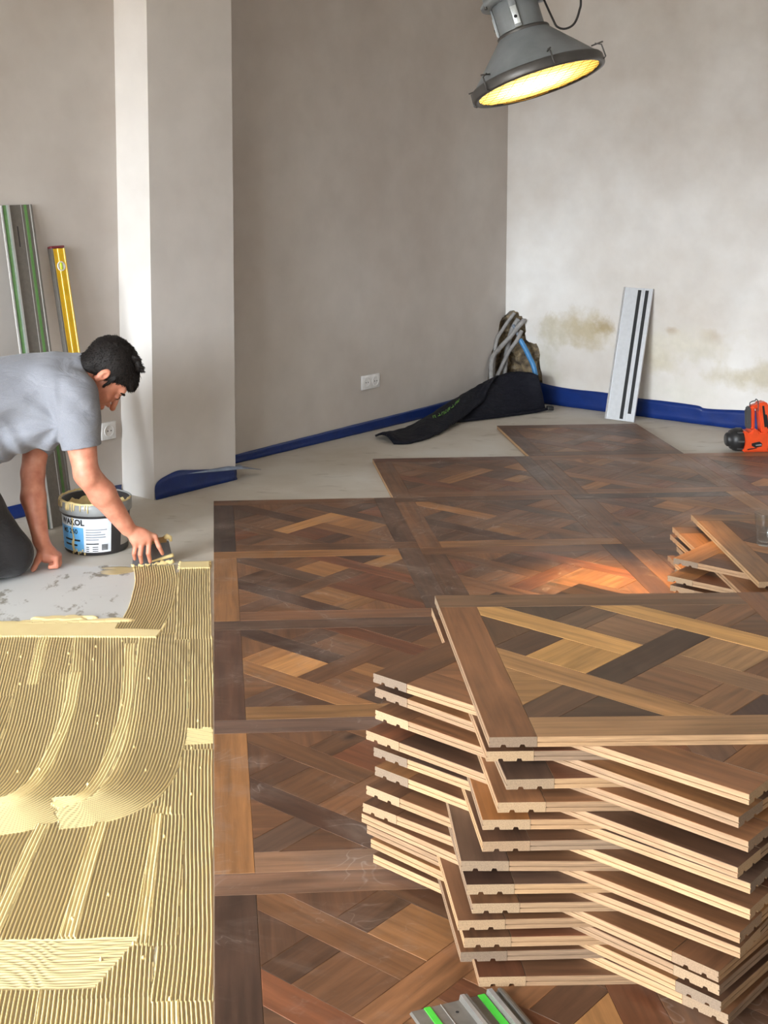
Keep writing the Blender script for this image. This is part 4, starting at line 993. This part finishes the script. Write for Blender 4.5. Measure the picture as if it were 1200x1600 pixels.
    T.chain([(-.585, -.92, .665), (-.505, -.972, .645)], [.095, .084], .05); T.chain([(-.505, -.972, .650), (-.490, -.992, .565), (-.476, -1.006, .44)], [.083, .078, .074], .035)
    T.chain([(-.625, -.77, .650), (-.655, -.665, .605)], [.09, .080], .05); T.chain([(-.655, -.665, .605), (-.670, -.71, .43)], [.079, .072], .035)
    T.chain([(-.56, -.845, .690), (-.498, -.842, .706)], [.098, .082], .04)
    # folds pulling from the armpit
    ax_ = [T.lo[q] + T.h * np.arange(T.n[q]) for q in range(3)]; gx, gy, gz = np.meshgrid(*ax_, indexing='ij')
    px_, pz_ = gx + .555, gz - .545; rr_ = np.sqrt(px_ ** 2 + pz_ ** 2); th_ = np.arctan2(pz_, -px_)
    near = np.clip((-.86 - gy) / .08, 0, 1)
    fold = np.exp(-((rr_ - .13) / .10) ** 2) * np.cos(th_ * 7.0 + 1.0 + rr_ * 9) * near * np.clip((-.535 - gx) / .03, 0, 1)
    hang = np.exp(-((gz - .45) / .09) ** 2) * np.cos(gx * 62 + gz * 38 + np.sin(gx * 17) * 1.5) * near * np.clip((-.62 - gx) / .08, 0, 1)
    back = np.exp(-((gz - .70) / .08) ** 2) * np.cos(gx * 40 - gz * 55 + 1.0 + np.sin(gx * 21)) * near * np.clip((-.60 - gx) / .1, 0, 1)
    slv = np.exp(-((gx + .49) / .07) ** 2) * np.cos(gz * 60 + gx * 46 + .6) * np.clip((-.95 - gy) / .04, 0, 1) * np.clip((gz - .51) / .06, 0, 1)
    T.A -= (.0085 * fold + .0065 * hang + .004 * back + .0035 * slv).astype(np.float32)
    # openings: neck, sleeves, hem
    T.plane((-.474, -1.008, .462), (.14, -.12, -1.0), (-.62, -1.2, .30), (-.34, -.90, .468 + .05))
    T.plane((-.668, -.70, .468), (-.05, -.2, -1), (-.78, -.80, .36), (-.585, -.60, .50)) if False else None
    T.cap((-.470, -1.012, .40), (-.482, -1.000, .53), .064, .060, .0, True)
    T.cap(tuple(Vector(neck) + Vector((.02, .0, .0))), hp(-.03, -.03), .069, .068, .006, True)
    T.plane((-.475, -.84, .71), (1.0, .25, .10), (-.49, -.94, .62), (-.30, -.74, .90))
    sh = child('t_shirt', T.mesh('t_shirt', M_SHIRT)); sh['label'] = 'grey cotton t-shirt with short sleeves'
    # collar rib round the neck
    cc = Vector((-.476, -.842, .705)); nx = (Vector(hp(-.03, -.05)) - Vector(neck)).normalized(); ya = Vector((0, 0, 1)).cross(nx).normalized(); za = nx.cross(ya)
    mb = MB(); ring = [cc + (ya * math.cos(2 * math.pi * q / 32) * .079 + za * math.sin(2 * math.pi * q / 32) * .079) for q in range(33)]; mb.tube(ring, .0085, 10, caps=False); mb.build('collar', [M_SHIRT], sh).matrix_parent_inverse = Matrix()
    # trousers
    Q = SDF((-1.36, -1.46, FL - .02), (-.58, -.60, .66), .006)
    Q.ell((-1.04, -1.02, .50), (.16, .175, .15), rot(35, 20), .04)
    for hip, knee, ank in (((-.97, -1.10, .46), (-.745, -1.00, .068), (-1.05, -1.28, .055)), ((-1.04, -.93, .45), (-.84, -.79, .068), (-1.15, -1.06, .055))):
        Q.chain([hip, tuple(np.array(hip) * .45 + np.array(knee) * .55 + np.array((-.02, 0, .0))), knee], [.125, .105, .080], .03); Q.chain([knee, ank], [.076, .062], .03)
        Q.cap(tuple(np.array(knee) + (-.02, -.05, .1)), tuple(np.array(knee) + (-.10, -.06, .06)), .02, .012, .03)
    Q.plane((0, 0, FL + .001), (0, 0, -1))
    tr = child('trousers', Q.mesh('trousers', M_TROU)); tr['label'] = 'charcoal work trousers'
    for y, x in ((-1.31, -1.085), (-1.09, -1.185)):
        B = SDF((x - .24, y - .24, FL - .02), (x + .1, y + .12, .16), .006); B.chain([(x + .015, y + .015, .055), (x - .045, y - .04, .045), (x - .12, y - .105, .02)], [.058, .05, .042], .02); B.plane((0, 0, FL + .001), (0, 0, -1)); child('boot', B.mesh('boot', M_SHOE))
build_man()

# ------------------------------------------------------------------ notched trowel in his hand
def build_trowel():
    a = Vector((-.306, -.926, FL + .004)); b = Vector((-.152, -.872, FL + .004)); x = (b - a).normalized(); lean = Vector((-.006, .026, .098)); L = (b - a).length
    Mx = basis(a, x, lean); root = tag(empty('notched_trowel'), 'grey notched trowel blade under the man\'s right hand', 'trowel'); root.matrix_world = Mx
    n = 18; poly = []
    for k in range(n):
        x0 = L * k / n; w = L / n; poly += [(x0, .0), (x0 + w * .45, .0), (x0 + w * .55, .006), (x0 + w * .92, .006)]
    poly += [(L, 0), (L - .012, .082), (L - .03, .092), (.035, .100), (.016, .088)]
    MB().prism(poly, -.001, .001).build('blade', [mat('grey_steel', (104, 104, 108), .42, .5)], root)
    MB().box((.02, .078, -.006), (L - .02, .100, .006), bev=.003).build('grip_strip', [mat('worn_wood_grip', (150, 120, 80), .6)], root)
    # adhesive carried by the edge
    mb = MB(); rnd = random.Random(2); ps = [(L * k / 24, .004 + .003 * math.sin(k * 1.9), -.004) for k in range(25)]; mb.tube(ps, [.004 + .0035 * rnd.random() + (.004 if k > 16 else 0) for k in range(25)], 8)
    ps = [(L * (.42 + .58 * k / 12), .012 + .016 * k / 12, .002) for k in range(13)]; mb.tube(ps, [.003 + .005 * k / 12 for k in range(13)], 8)
    mb.tube([(L - .03, .095, .0), (L - .018, .100, .004), (L - .006, .094, .004), (L - .004, .080, .002)], [.007, .011, .009, .005], 8)
    mb.build('adhesive_smear', [M_CREAM], root)
build_trowel()

# ------------------------------------------------------------------ industrial pendant lamp
M_LAMP = mat('grey_enamel', (120, 125, 128), .38, .15, .1, 12, .12, 60); M_LAMPD = mat('dark_rim_steel', (84, 82, 80), .4, .5); M_CABLE = mat('black_cable', (40, 38, 38), .5); M_STRAP = mat('pale_strap', (190, 196, 198), .35, .3)
def build_lamp():
    o = Vector((1.218, -.90, 1.779)); ax = Vector((.262, -.205, -.943)).normalized(); zz = -ax; xx = Vector((1, 0, 0)); xx = (xx - zz * xx.dot(zz)).normalized(); yy = zz.cross(xx)
    Mx = Matrix((xx, yy, zz)).transposed().to_4x4(); Mx.translation = o
    root = tag(empty('pendant_lamp'), 'grey industrial pendant lamp, lit warm yellow, tilted below the ceiling', 'lamp'); root.matrix_world = Mx
    R = .243
    MB().lathe([(R - .004, .035), (.095, .192), (.090, .196), (.086, .192), (R - .012, .032)], 64).build('reflector_cone', [M_LAMP], root)
    rim = MB().lathe([(R - .016, .002), (R - .010, -.004), (R + .004, -.004), (R + .007, .002), (R + .006, .028), (R + .001, .035), (R - .008, .038), (R - .012, .030)], 72).build('rim_ring', [M_LAMPD], root)
    for k in range(6):
        a = 2 * math.pi * k / 6 + .5; c, s = math.cos(a), math.sin(a); mb = MB()
        mb.tube([(c * (R + .008), s * (R + .008), -.002), (c * (R + .018), s * (R + .018), .004), (c * (R + .016), s * (R + .016), .05), (c * (R - .005), s * (R - .005), .062)], .0028, 8); mb.tube([(c * (R - .02), s * (R - .02), .058), (c * (R + .024), s * (R + .024), .058)], .003, 8); mb.build('rim_clip', [M_LAMPD], rim)
    # glass and its wire grid
    m, nt, b = new_mat('lit_glass'); em = nd(nt, 'ShaderNodeEmission'); tc = nd(nt, 'ShaderNodeTexCoord'); ln = nd(nt, 'ShaderNodeVectorMath', operation='LENGTH')
    sb = nd(nt, 'ShaderNodeVectorMath', operation='SUBTRACT'); sb.inputs[1].default_value = (-.02, .0, 0); nt.links.new(tc.outputs['Object'], sb.inputs[0]); nt.links.new(sb.outputs[0], ln.inputs[0])
    rc = ramp(nt, [(.05, (1.0, .88, .50, 1)), (.16, (1.0, .72, .20, 1)), (.24, (.95, .58, .10, 1))]); rs = ramp(nt, [(.05, g(1.0)), (.15, g(.45)), (.24, g(.20))])
    mu = nd(nt, 'ShaderNodeMath', operation='MULTIPLY'); mu.inputs[1].default_value = 7.0
    nt.links.new(ln.outputs['Value'], rc.inputs[0]); nt.links.new(ln.outputs['Value'], rs.inputs[0]); nt.links.new(rs.outputs[0], mu.inputs[0]); nt.links.new(mu.outputs[0], em.inputs['Strength']); nt.links.new(rc.outputs[0], em.inputs['Color']); nt.links.new(em.outputs[0], nt.nodes['Material Output'].inputs['Surface'])
    MB().lathe([(R - .010, .004), (R * .7, -.000), (R * .35, -.003), (0, -.004)], 48).build('lamp_glass', [m], root)
    mb = MB(); wire = mat('brass_wire', (214, 170, 80), .45, .3)
    for k in range(-5, 6):
        q = k * .042; hl = math.sqrt(max(0, (R - .012) ** 2 - q * q)); mb.tube([(q, -hl, .000), (q, 0, -.0075), (q, hl, .000)], .0009, 5); mb.tube([(-hl, q, .000), (0, q, -.0075), (hl, q, .000)], .0009, 5)
    mb.build('wire_guard', [wire], root)
    MB().lathe([(.0955, .186), (.0985, .190), (.0985, .198), (.0955, .202)], 48, closed=True).build('joint_ring', [M_LAMPD], root)
    MB().lathe([(.084, .196), (.084, .330), (.080, .334)], 48).build('neck', [M_LAMP], root)
    MB().lathe([(.086, .318), (.122, .322), (.124, .334), (.118, .340), (.108, .342), (.106, .56), (.09, .60), (.03, .625), (0, .626)], 48).build('gear_housing', [M_LAMP], root)
    for k in range(4):
        a = 2 * math.pi * k / 4 + .2; c, s = math.cos(a), math.sin(a); MB().lathe([(.0, -.012), (.006, -.010), (.006, .014), (0, .016)], 10, M=Matrix.Translation((c * .117, s * .117, .322))).build('flange_bolt', [M_LAMPD], root)
    for a in (math.radians(-112), math.radians(30), math.radians(150)):
        c, s = math.cos(a), math.sin(a); Ms = Matrix.Rotation(a, 4, 'Z'); mb = MB().box((.084, -.014, .205), (.093, .014, .36), bev=.002); mb.box((.084, -.012, .215), (.096, .012, .285), 1, bev=.002); mb.xform(Ms); st_ = mb.build('bracket_strap', [M_LAMP, M_STRAP], root)
        MB().lathe([(.006, .0), (.006, .004), (0, .005)], 12, M=Ms @ Matrix.Translation((.096, 0, .243)) @ Matrix.Rotation(math.pi / 2, 4, 'Y')).build('strap_bolt', [M_BLACK], st_)
    MB().box((.080, -.018, .295), (.112, .018, .340), bev=.003).build('cable_gland', [M_LAMP], root)
    # hook, chain and cable up to the ceiling
    top = Mx.inverted() @ Vector((o.x - .16, o.y + .14, H_CEIL)); hk = Vector((0, 0, .62)); up = (Mx.inverted().to_3x3() @ Vector((0, 0, 1))).normalized()
    mb = MB(); mb.tube([(0, 0, .60), (0, 0, .66)], .012, 12); mb.build('hook', [M_LAMPD], root)
    anchor = Mx @ Vector((0, 0, .655)); n = int((H_CEIL - anchor.z) / .032); mb = MB(); Mi = Mx.inverted()
    for k in range(n + 1):
        cz = anchor.z + .012 + k * .032; pts = []
        for q in range(13):
            a = 2 * math.pi * q / 12; wv = Vector((math.cos(a) * .010, 0, 0)) if k % 2 else Vector((0, math.cos(a) * .010, 0)); pts.append(Mi @ (Vector((anchor.x, anchor.y, min(H_CEIL - .004, cz + math.sin(a) * .020))) + wv))
        mb.tube(pts, .0028, 6, caps=False)
    mb.build('chain', [M_LAMPD], root)
    W_ = lambda x, y, z: Mi @ Vector((x, y, z))
    cp = [Mx @ Vector((.108, -.004, .325)), Vector((1.262, -.915, 2.011)), Vector((1.276, -.93, 1.981)), Vector((1.306, -.93, 1.974)), Vector((1.338, -.93, 1.992)), Vector((1.359, -.92, 2.039)), Vector((1.366, -.91, 2.10)), Vector((1.350, -.89, 2.35)), Vector((1.25, -.85, 2.75)), Vector((anchor.x + .03, anchor.y, H_CEIL - .005))]
    MB().tube([Mi @ q for q in spline(cp, 8)], .0042, 8).build('cable', [M_CABLE], root)
    # the lamp's own beam
    d = bpy.data.lights.new('lamp_beam', 'SPOT'); d.energy = 750; d.color = (1.0, .60, .22); d.spot_size = math.radians(27); d.spot_blend = 1.0; d.shadow_soft_size = .12
    l = bpy.data.objects.new('lamp_beam', d); COL.objects.link(l); l.parent = root; l.location = (0, 0, -.02); l.rotation_euler = (Mx.to_3x3().inverted() @ Vector((.185, -.45, -1.78))).to_track_quat('-Z', 'Y').to_euler()
build_lamp()

# ------------------------------------------------------------------ pipes in the broken-out corner
M_COND = mat('grey_conduit', (150, 148, 146), .6, 0, .1, 40); M_BPIPE = mat('blue_pipe', (70, 138, 196), .4); M_BPIPEG = mat('grey_blue_pipe', (128, 138, 152), .5)
def conduit(label, pts, r, ribs=True):
    sp = spline(pts, 14); rr = [r * (1 + (.10 if (k % 2) else -.02)) if ribs else r for k in range(len(sp))]
    o = MB().tube(sp, rr, 12).build('conduit', [M_COND]); return tag(o, label, 'conduit')
conduit('thick grey conduit arching over the corner hole', [(1.945, 2.455, .50), (1.905, 2.45, .455), (1.86, 2.47, .39), (1.802, 2.480, .324), (1.738, 2.425, .255), (1.728, 2.40, .10), (1.73, 2.40, FL + .02)], .014)
conduit('grey conduit running down in front of the corner hole', [(1.93, 2.46, .43), (1.895, 2.44, .37), (1.855, 2.47, .30), (1.815, 2.49, .205), (1.745, 2.42, .09), (1.735, 2.37, FL + .02)], .012)
conduit('pale grey conduit along the left edge of the corner hole', [(1.90, 2.53, .535), (1.865, 2.53, .49), (1.826, 2.525, .433), (1.778, 2.488, .362), (1.757, 2.470, .195), (1.752, 2.455, FL + .02)], .011)
conduit('darker grey conduit deepest in the corner hole', [(1.92, 2.51, .50), (1.88, 2.52, .42), (1.852, 2.53, .284), (1.832, 2.51, .083), (1.83, 2.50, FL + .02)], .015)
root = tag(empty('water_pipe', (1.90, 2.48, FL)), 'bright blue water pipe slanting out of the corner hole', 'pipe')
iv = Vector((1.90, 2.48, FL))
MB().tube([q - iv for q in spline([(1.918, 2.45, .375), (1.942, 2.43, .331), (1.968, 2.40, .27), (1.990, 2.375, .213), (2.006, 2.355, .107), (2.008, 2.35, FL + .016)], 8)], .0155, 14).build('pipe_sleeve', [M_BPIPE], root)
MB().tube([q - iv for q in spline([(1.885, 2.50, .46), (1.898, 2.475, .43), (1.918, 2.45, .375), (1.935, 2.437, .345)], 8)], .010, 12).build('inner_pipe', [M_BPIPEG], root)

# ------------------------------------------------------------------ dark fabric rail bag heaped in the corner
M_BAG = cloth_mat('navy_black_nylon', (20, 21, 31), .8, 16.0); M_BAG.node_tree.nodes['Principled BSDF'].inputs['Sheen Weight'].default_value = 0; M_BAG.node_tree.nodes['Principled BSDF'].inputs['Roughness'].default_value = .7; M_BAGG = mat('green_print', (98, 150, 60), .6)
def sheet(edge_a, edge_b, nu, nv, bulge, seed):
    A = spline(edge_a, 12); B = spline(edge_b, 12); v = []
    for i in range(nu + 1):
        a = A[round(i / nu * (len(A) - 1))]; b = B[round(i / nu * (len(B) - 1))]
        for j in range(nv + 1):
            t = j / nv; q = a.lerp(b, t); q.z += bulge * math.sin(math.pi * t) * (.6 + .4 * math.sin(i * .5 + seed)) + .007 * mnoise.noise(q * 16 + Vector((seed, 0, 0)))
            q.z = max(q.z, FL + .004); v.append(q)
    f = [[i * (nv + 1) + j, (i + 1) * (nv + 1) + j, (i + 1) * (nv + 1) + j + 1, i * (nv + 1) + j + 1] for i in range(nu) for j in range(nv)]
    return v, f
bag = tag(empty('rail_bag', (1.5, 1.9, FL)), 'long dark navy fabric bag crumpled on the floor before the corner', 'bag'); bo = Vector((1.5, 1.9, FL))
def bagpart(name, v, f, th, m, par=bag):
    o = link(name, mesh(name, [q - bo for q in v], f, m, smooth=True), par)
    if th: md = o.modifiers.new('thickness', 'SOLIDIFY'); md.thickness = th; md.offset = 0
    return o
v1, f1 = sheet([(.885, 1.40, -.006), (1.118, 1.64, .0), (1.384, 1.93, .075), (1.572, 2.10, .135), (1.74, 2.24, .18)], [(.965, 1.215, -.012), (1.08, 1.25, -.012), (1.235, 1.43, -.008), (1.42, 1.74, .015), (1.60, 1.98, .075)], 40, 12, .030, 1)
long = bagpart('bag_flap', v1, f1, .012, M_BAG)
v2, f2 = sheet([(1.50, 2.02, .10), (1.66, 2.20, .155), (1.80, 2.25, .195), (1.90, 2.17, .215), (1.955, 2.12, .20)], [(1.34, 1.80, -.012), (1.56, 1.88, -.012), (1.74, 1.97, -.012), (1.90, 2.06, -.012), (2.0, 2.11, -.012)], 40, 14, .022, 2)
bagpart('bag_body', v2, f2, .012, M_BAG)
MB().tube([q - bo for q in spline([(1.36, 1.77, FL + .012), (1.56, 1.86, FL + .012), (1.75, 1.955, FL + .012), (1.93, 2.06, FL + .012), (2.03, 2.11, FL + .02)], 8)], .009, 8).build('bag_strap', [M_BAG], bag)
MB().box((-.02, -.02, -.012), (.02, .02, .014), bev=.006).build('strap_buckle', [M_BLACK], bag, loc=Vector((2.03, 2.11, FL + .02)) - bo)
mb = MB(); rnd = random.Random(4)
def bagpt(u, w): 
    i = min(39, max(0, int(u * 40))); j = min(11, max(0, int(w * 12))); k = i * 13 + j; fu = u * 40 - i; fw = w * 12 - j
    return (v1[k].lerp(v1[k + 13], fu)).lerp(v1[k + 1].lerp(v1[k + 14], fu), fw) - bo + Vector((.001, -.009, .009))
for k in range(12):
    u0 = .40 + k * .020; mb.tube([bagpt(u0, .30), bagpt(u0 + .006, .36 + .05 * (k % 2)), bagpt(u0 + .012, .43)], .0022, 5); 
    if k % 3 != 1: mb.tube([bagpt(u0, .31 + .05 * (k % 3)), bagpt(u0 + .016, .32 + .05 * (k % 3))], .0020, 5)
mb.build('green_print', [M_BAGG], long)

# ------------------------------------------------------------------ cordless nailer at the right edge
M_ORG = mat('orange_plastic', (226, 78, 34), .38, 0, .05); M_BLKP = mat('matt_black_plastic', (34, 33, 34), .45); M_GRYP = mat('dark_grey_plastic', (74, 74, 74), .5)
def build_nailer():
    o = Vector((2.664, .935, FL + .001)); root = tag(empty('nail_gun', o, math.radians(-4)), 'orange and black cordless nail gun standing on the screed by the right wall', 'nail gun')
    c = lambda x, y: ((x / 12 - 34) / 306, (107 - y / 12) / 306)
    def slab(name, pts, y0, y1, m, par=root, bev=.006):
        poly = [c(*q) for q in pts]; bm = bmesh.new(); a = [bm.verts.new((x, y0, max(0, z))) for x, z in poly]; b = [bm.verts.new((x, y1, max(0, z))) for x, z in poly]; n = len(poly)
        bm.faces.new(a); bm.faces.new(b[::-1])
        for i in range(n): bm.faces.new([a[i], b[i], b[(i + 1) % n], a[(i + 1) % n]])
        bmesh.ops.recalc_face_normals(bm, faces=bm.faces)
        if bev: bmesh.ops.bevel(bm, geom=bm.edges[:], offset=bev, segments=2, affect='EDGES', clamp_overlap=True)
        me = bpy.data.meshes.new(name); bm.to_mesh(me); bm.free(); me.materials.append(m); return link(name, me, par)
    Mr = Matrix.Translation((0, .0, .060)) @ Matrix.Rotation(math.pi / 2, 4, 'Y')
    cap = MB().lathe([(0, .0), (.028, .001), (.036, .008), (.038, .022), (.048, .024), (.052, .034), (.058, .040), (.060, .060), (.060, .082), (.05, .086)], 28, M=Mr).build('motor_cap', [M_BLKP], root)
    MB().lathe([(0, -.001), (.020, -.001), (.024, .002)], 20, M=Mr).build('cap_disc', [M_GRYP], cap)
    for k in range(8):
        a = 2 * math.pi * k / 8; MB().box((.062, -.004, .050), (.066, .004, .082)).xform(Mr @ Matrix.Rotation(a, 4, 'Z') @ Matrix.Translation((-.004, 0, 0))).build('cap_rib', [M_GRYP], cap)
    body = slab('body_shell', [(690, 865), (700, 1280), (1090, 1275), (1420, 1262), (1560, 1200), (1560, 1050), (1300, 960), (1130, 900), (1000, 905), (960, 835), (870, 835), (840, 915)], -.050, .050, M_ORG)
    slab('handle_front', [(855, 410), (935, 380), (945, 900), (885, 900)], -.022, .022, M_ORG)
    slab('magazine_housing', [(975, 350), (1120, 318), (1170, 360), (1195, 480), (1215, 640), (1300, 960), (1060, 940), (1005, 560)], -.034, .034, M_ORG)
    slab('handle_bridge', [(840, 415), (1120, 320), (1130, 400), (865, 480)], -.024, .024, M_ORG)
    slab('grip_pad', [(775, 480), (835, 405), (880, 470), (895, 840), (790, 850)], -.020, .020, M_GRYP)
    slab('magazine_slot', [(1050, 395), (1085, 390), (1150, 800), (1105, 800)], -.037, -.030, M_BLKP, bev=0)
    slab('magazine_slot', [(1115, 560), (1140, 560), (1190, 830), (1160, 830)], -.037, -.030, M_BLKP, bev=0)
    slab('trigger_recess', [(855, 1105), (1000, 1070), (1050, 1110), (1040, 1165), (920, 1185), (855, 1150)], -.0535, -.046, M_BLKP, body, bev=0)
    slab('lever', [(925, 1130), (1030, 1115), (1040, 1140), (930, 1150)], -.057, -.052, M_ALUW, body, bev=0)
    slab('body_groove', [(770, 1215), (950, 1185), (950, 1200), (780, 1235)], -.0525, -.046, M_BLKP, body, bev=0)
    slab('battery_pack', [(1140, 1190), (1210, 1120), (1560, 1100), (1600, 1270), (1180, 1278)], -.056, .056, M_BLKP)
    slab('vent_block', [(1165, 870), (1230, 840), (1330, 960), (1300, 1000), (1180, 960)], -.044, .044, M_BLKP)
    pts = [(830, 400), (826, 340), (880, 308), (920, 300), (940, 268), (972, 300), (985, 360), (990, 500)]
    MB().tube(spline([(c(*q)[0], -.026, c(*q)[1]) for q in pts], 5), .0028, 8).build('belt_hook', [M_GRYP], root)
build_nailer()

# ------------------------------------------------------------------ drinking glass on the rear stack
m, nt, b = new_mat('clear_glass')       # thin-walled glass: sharp reflection by angle, the rest passes straight through
tr = nd(nt, 'ShaderNodeBsdfTransparent'); tr.inputs[0].default_value = (.95, .97, .97, 1); gs = nd(nt, 'ShaderNodeBsdfGlossy', i_Roughness=.14); lw = nd(nt, 'ShaderNodeLayerWeight', i_Blend=.45); mx = nd(nt, 'ShaderNodeMixShader')
fr = ramp(nt, [(.0, g(.05)), (.6, g(.13)), (.85, g(.36)), (1.0, g(.8))]); nt.links.new(lw.outputs['Facing'], fr.inputs[0]); nt.links.new(fr.outputs[0], mx.inputs[0]); nt.links.new(tr.outputs[0], mx.inputs[1]); nt.links.new(gs.outputs[0], mx.inputs[2]); nt.links.new(mx.outputs[0], nt.nodes['Material Output'].inputs['Surface'])
gl = MB().lathe([(0, .0), (.028, .0), (.031, .004), (.040, .108), (.0395, .1095), (.0378, .108), (.0295, .016), (.024, .012), (0, .011)], 40).build('drinking_glass', [m], loc=(1.850, -1.575, zt + .0004))
tag(gl, 'clear drinking glass standing on the rear stack', 'glass')
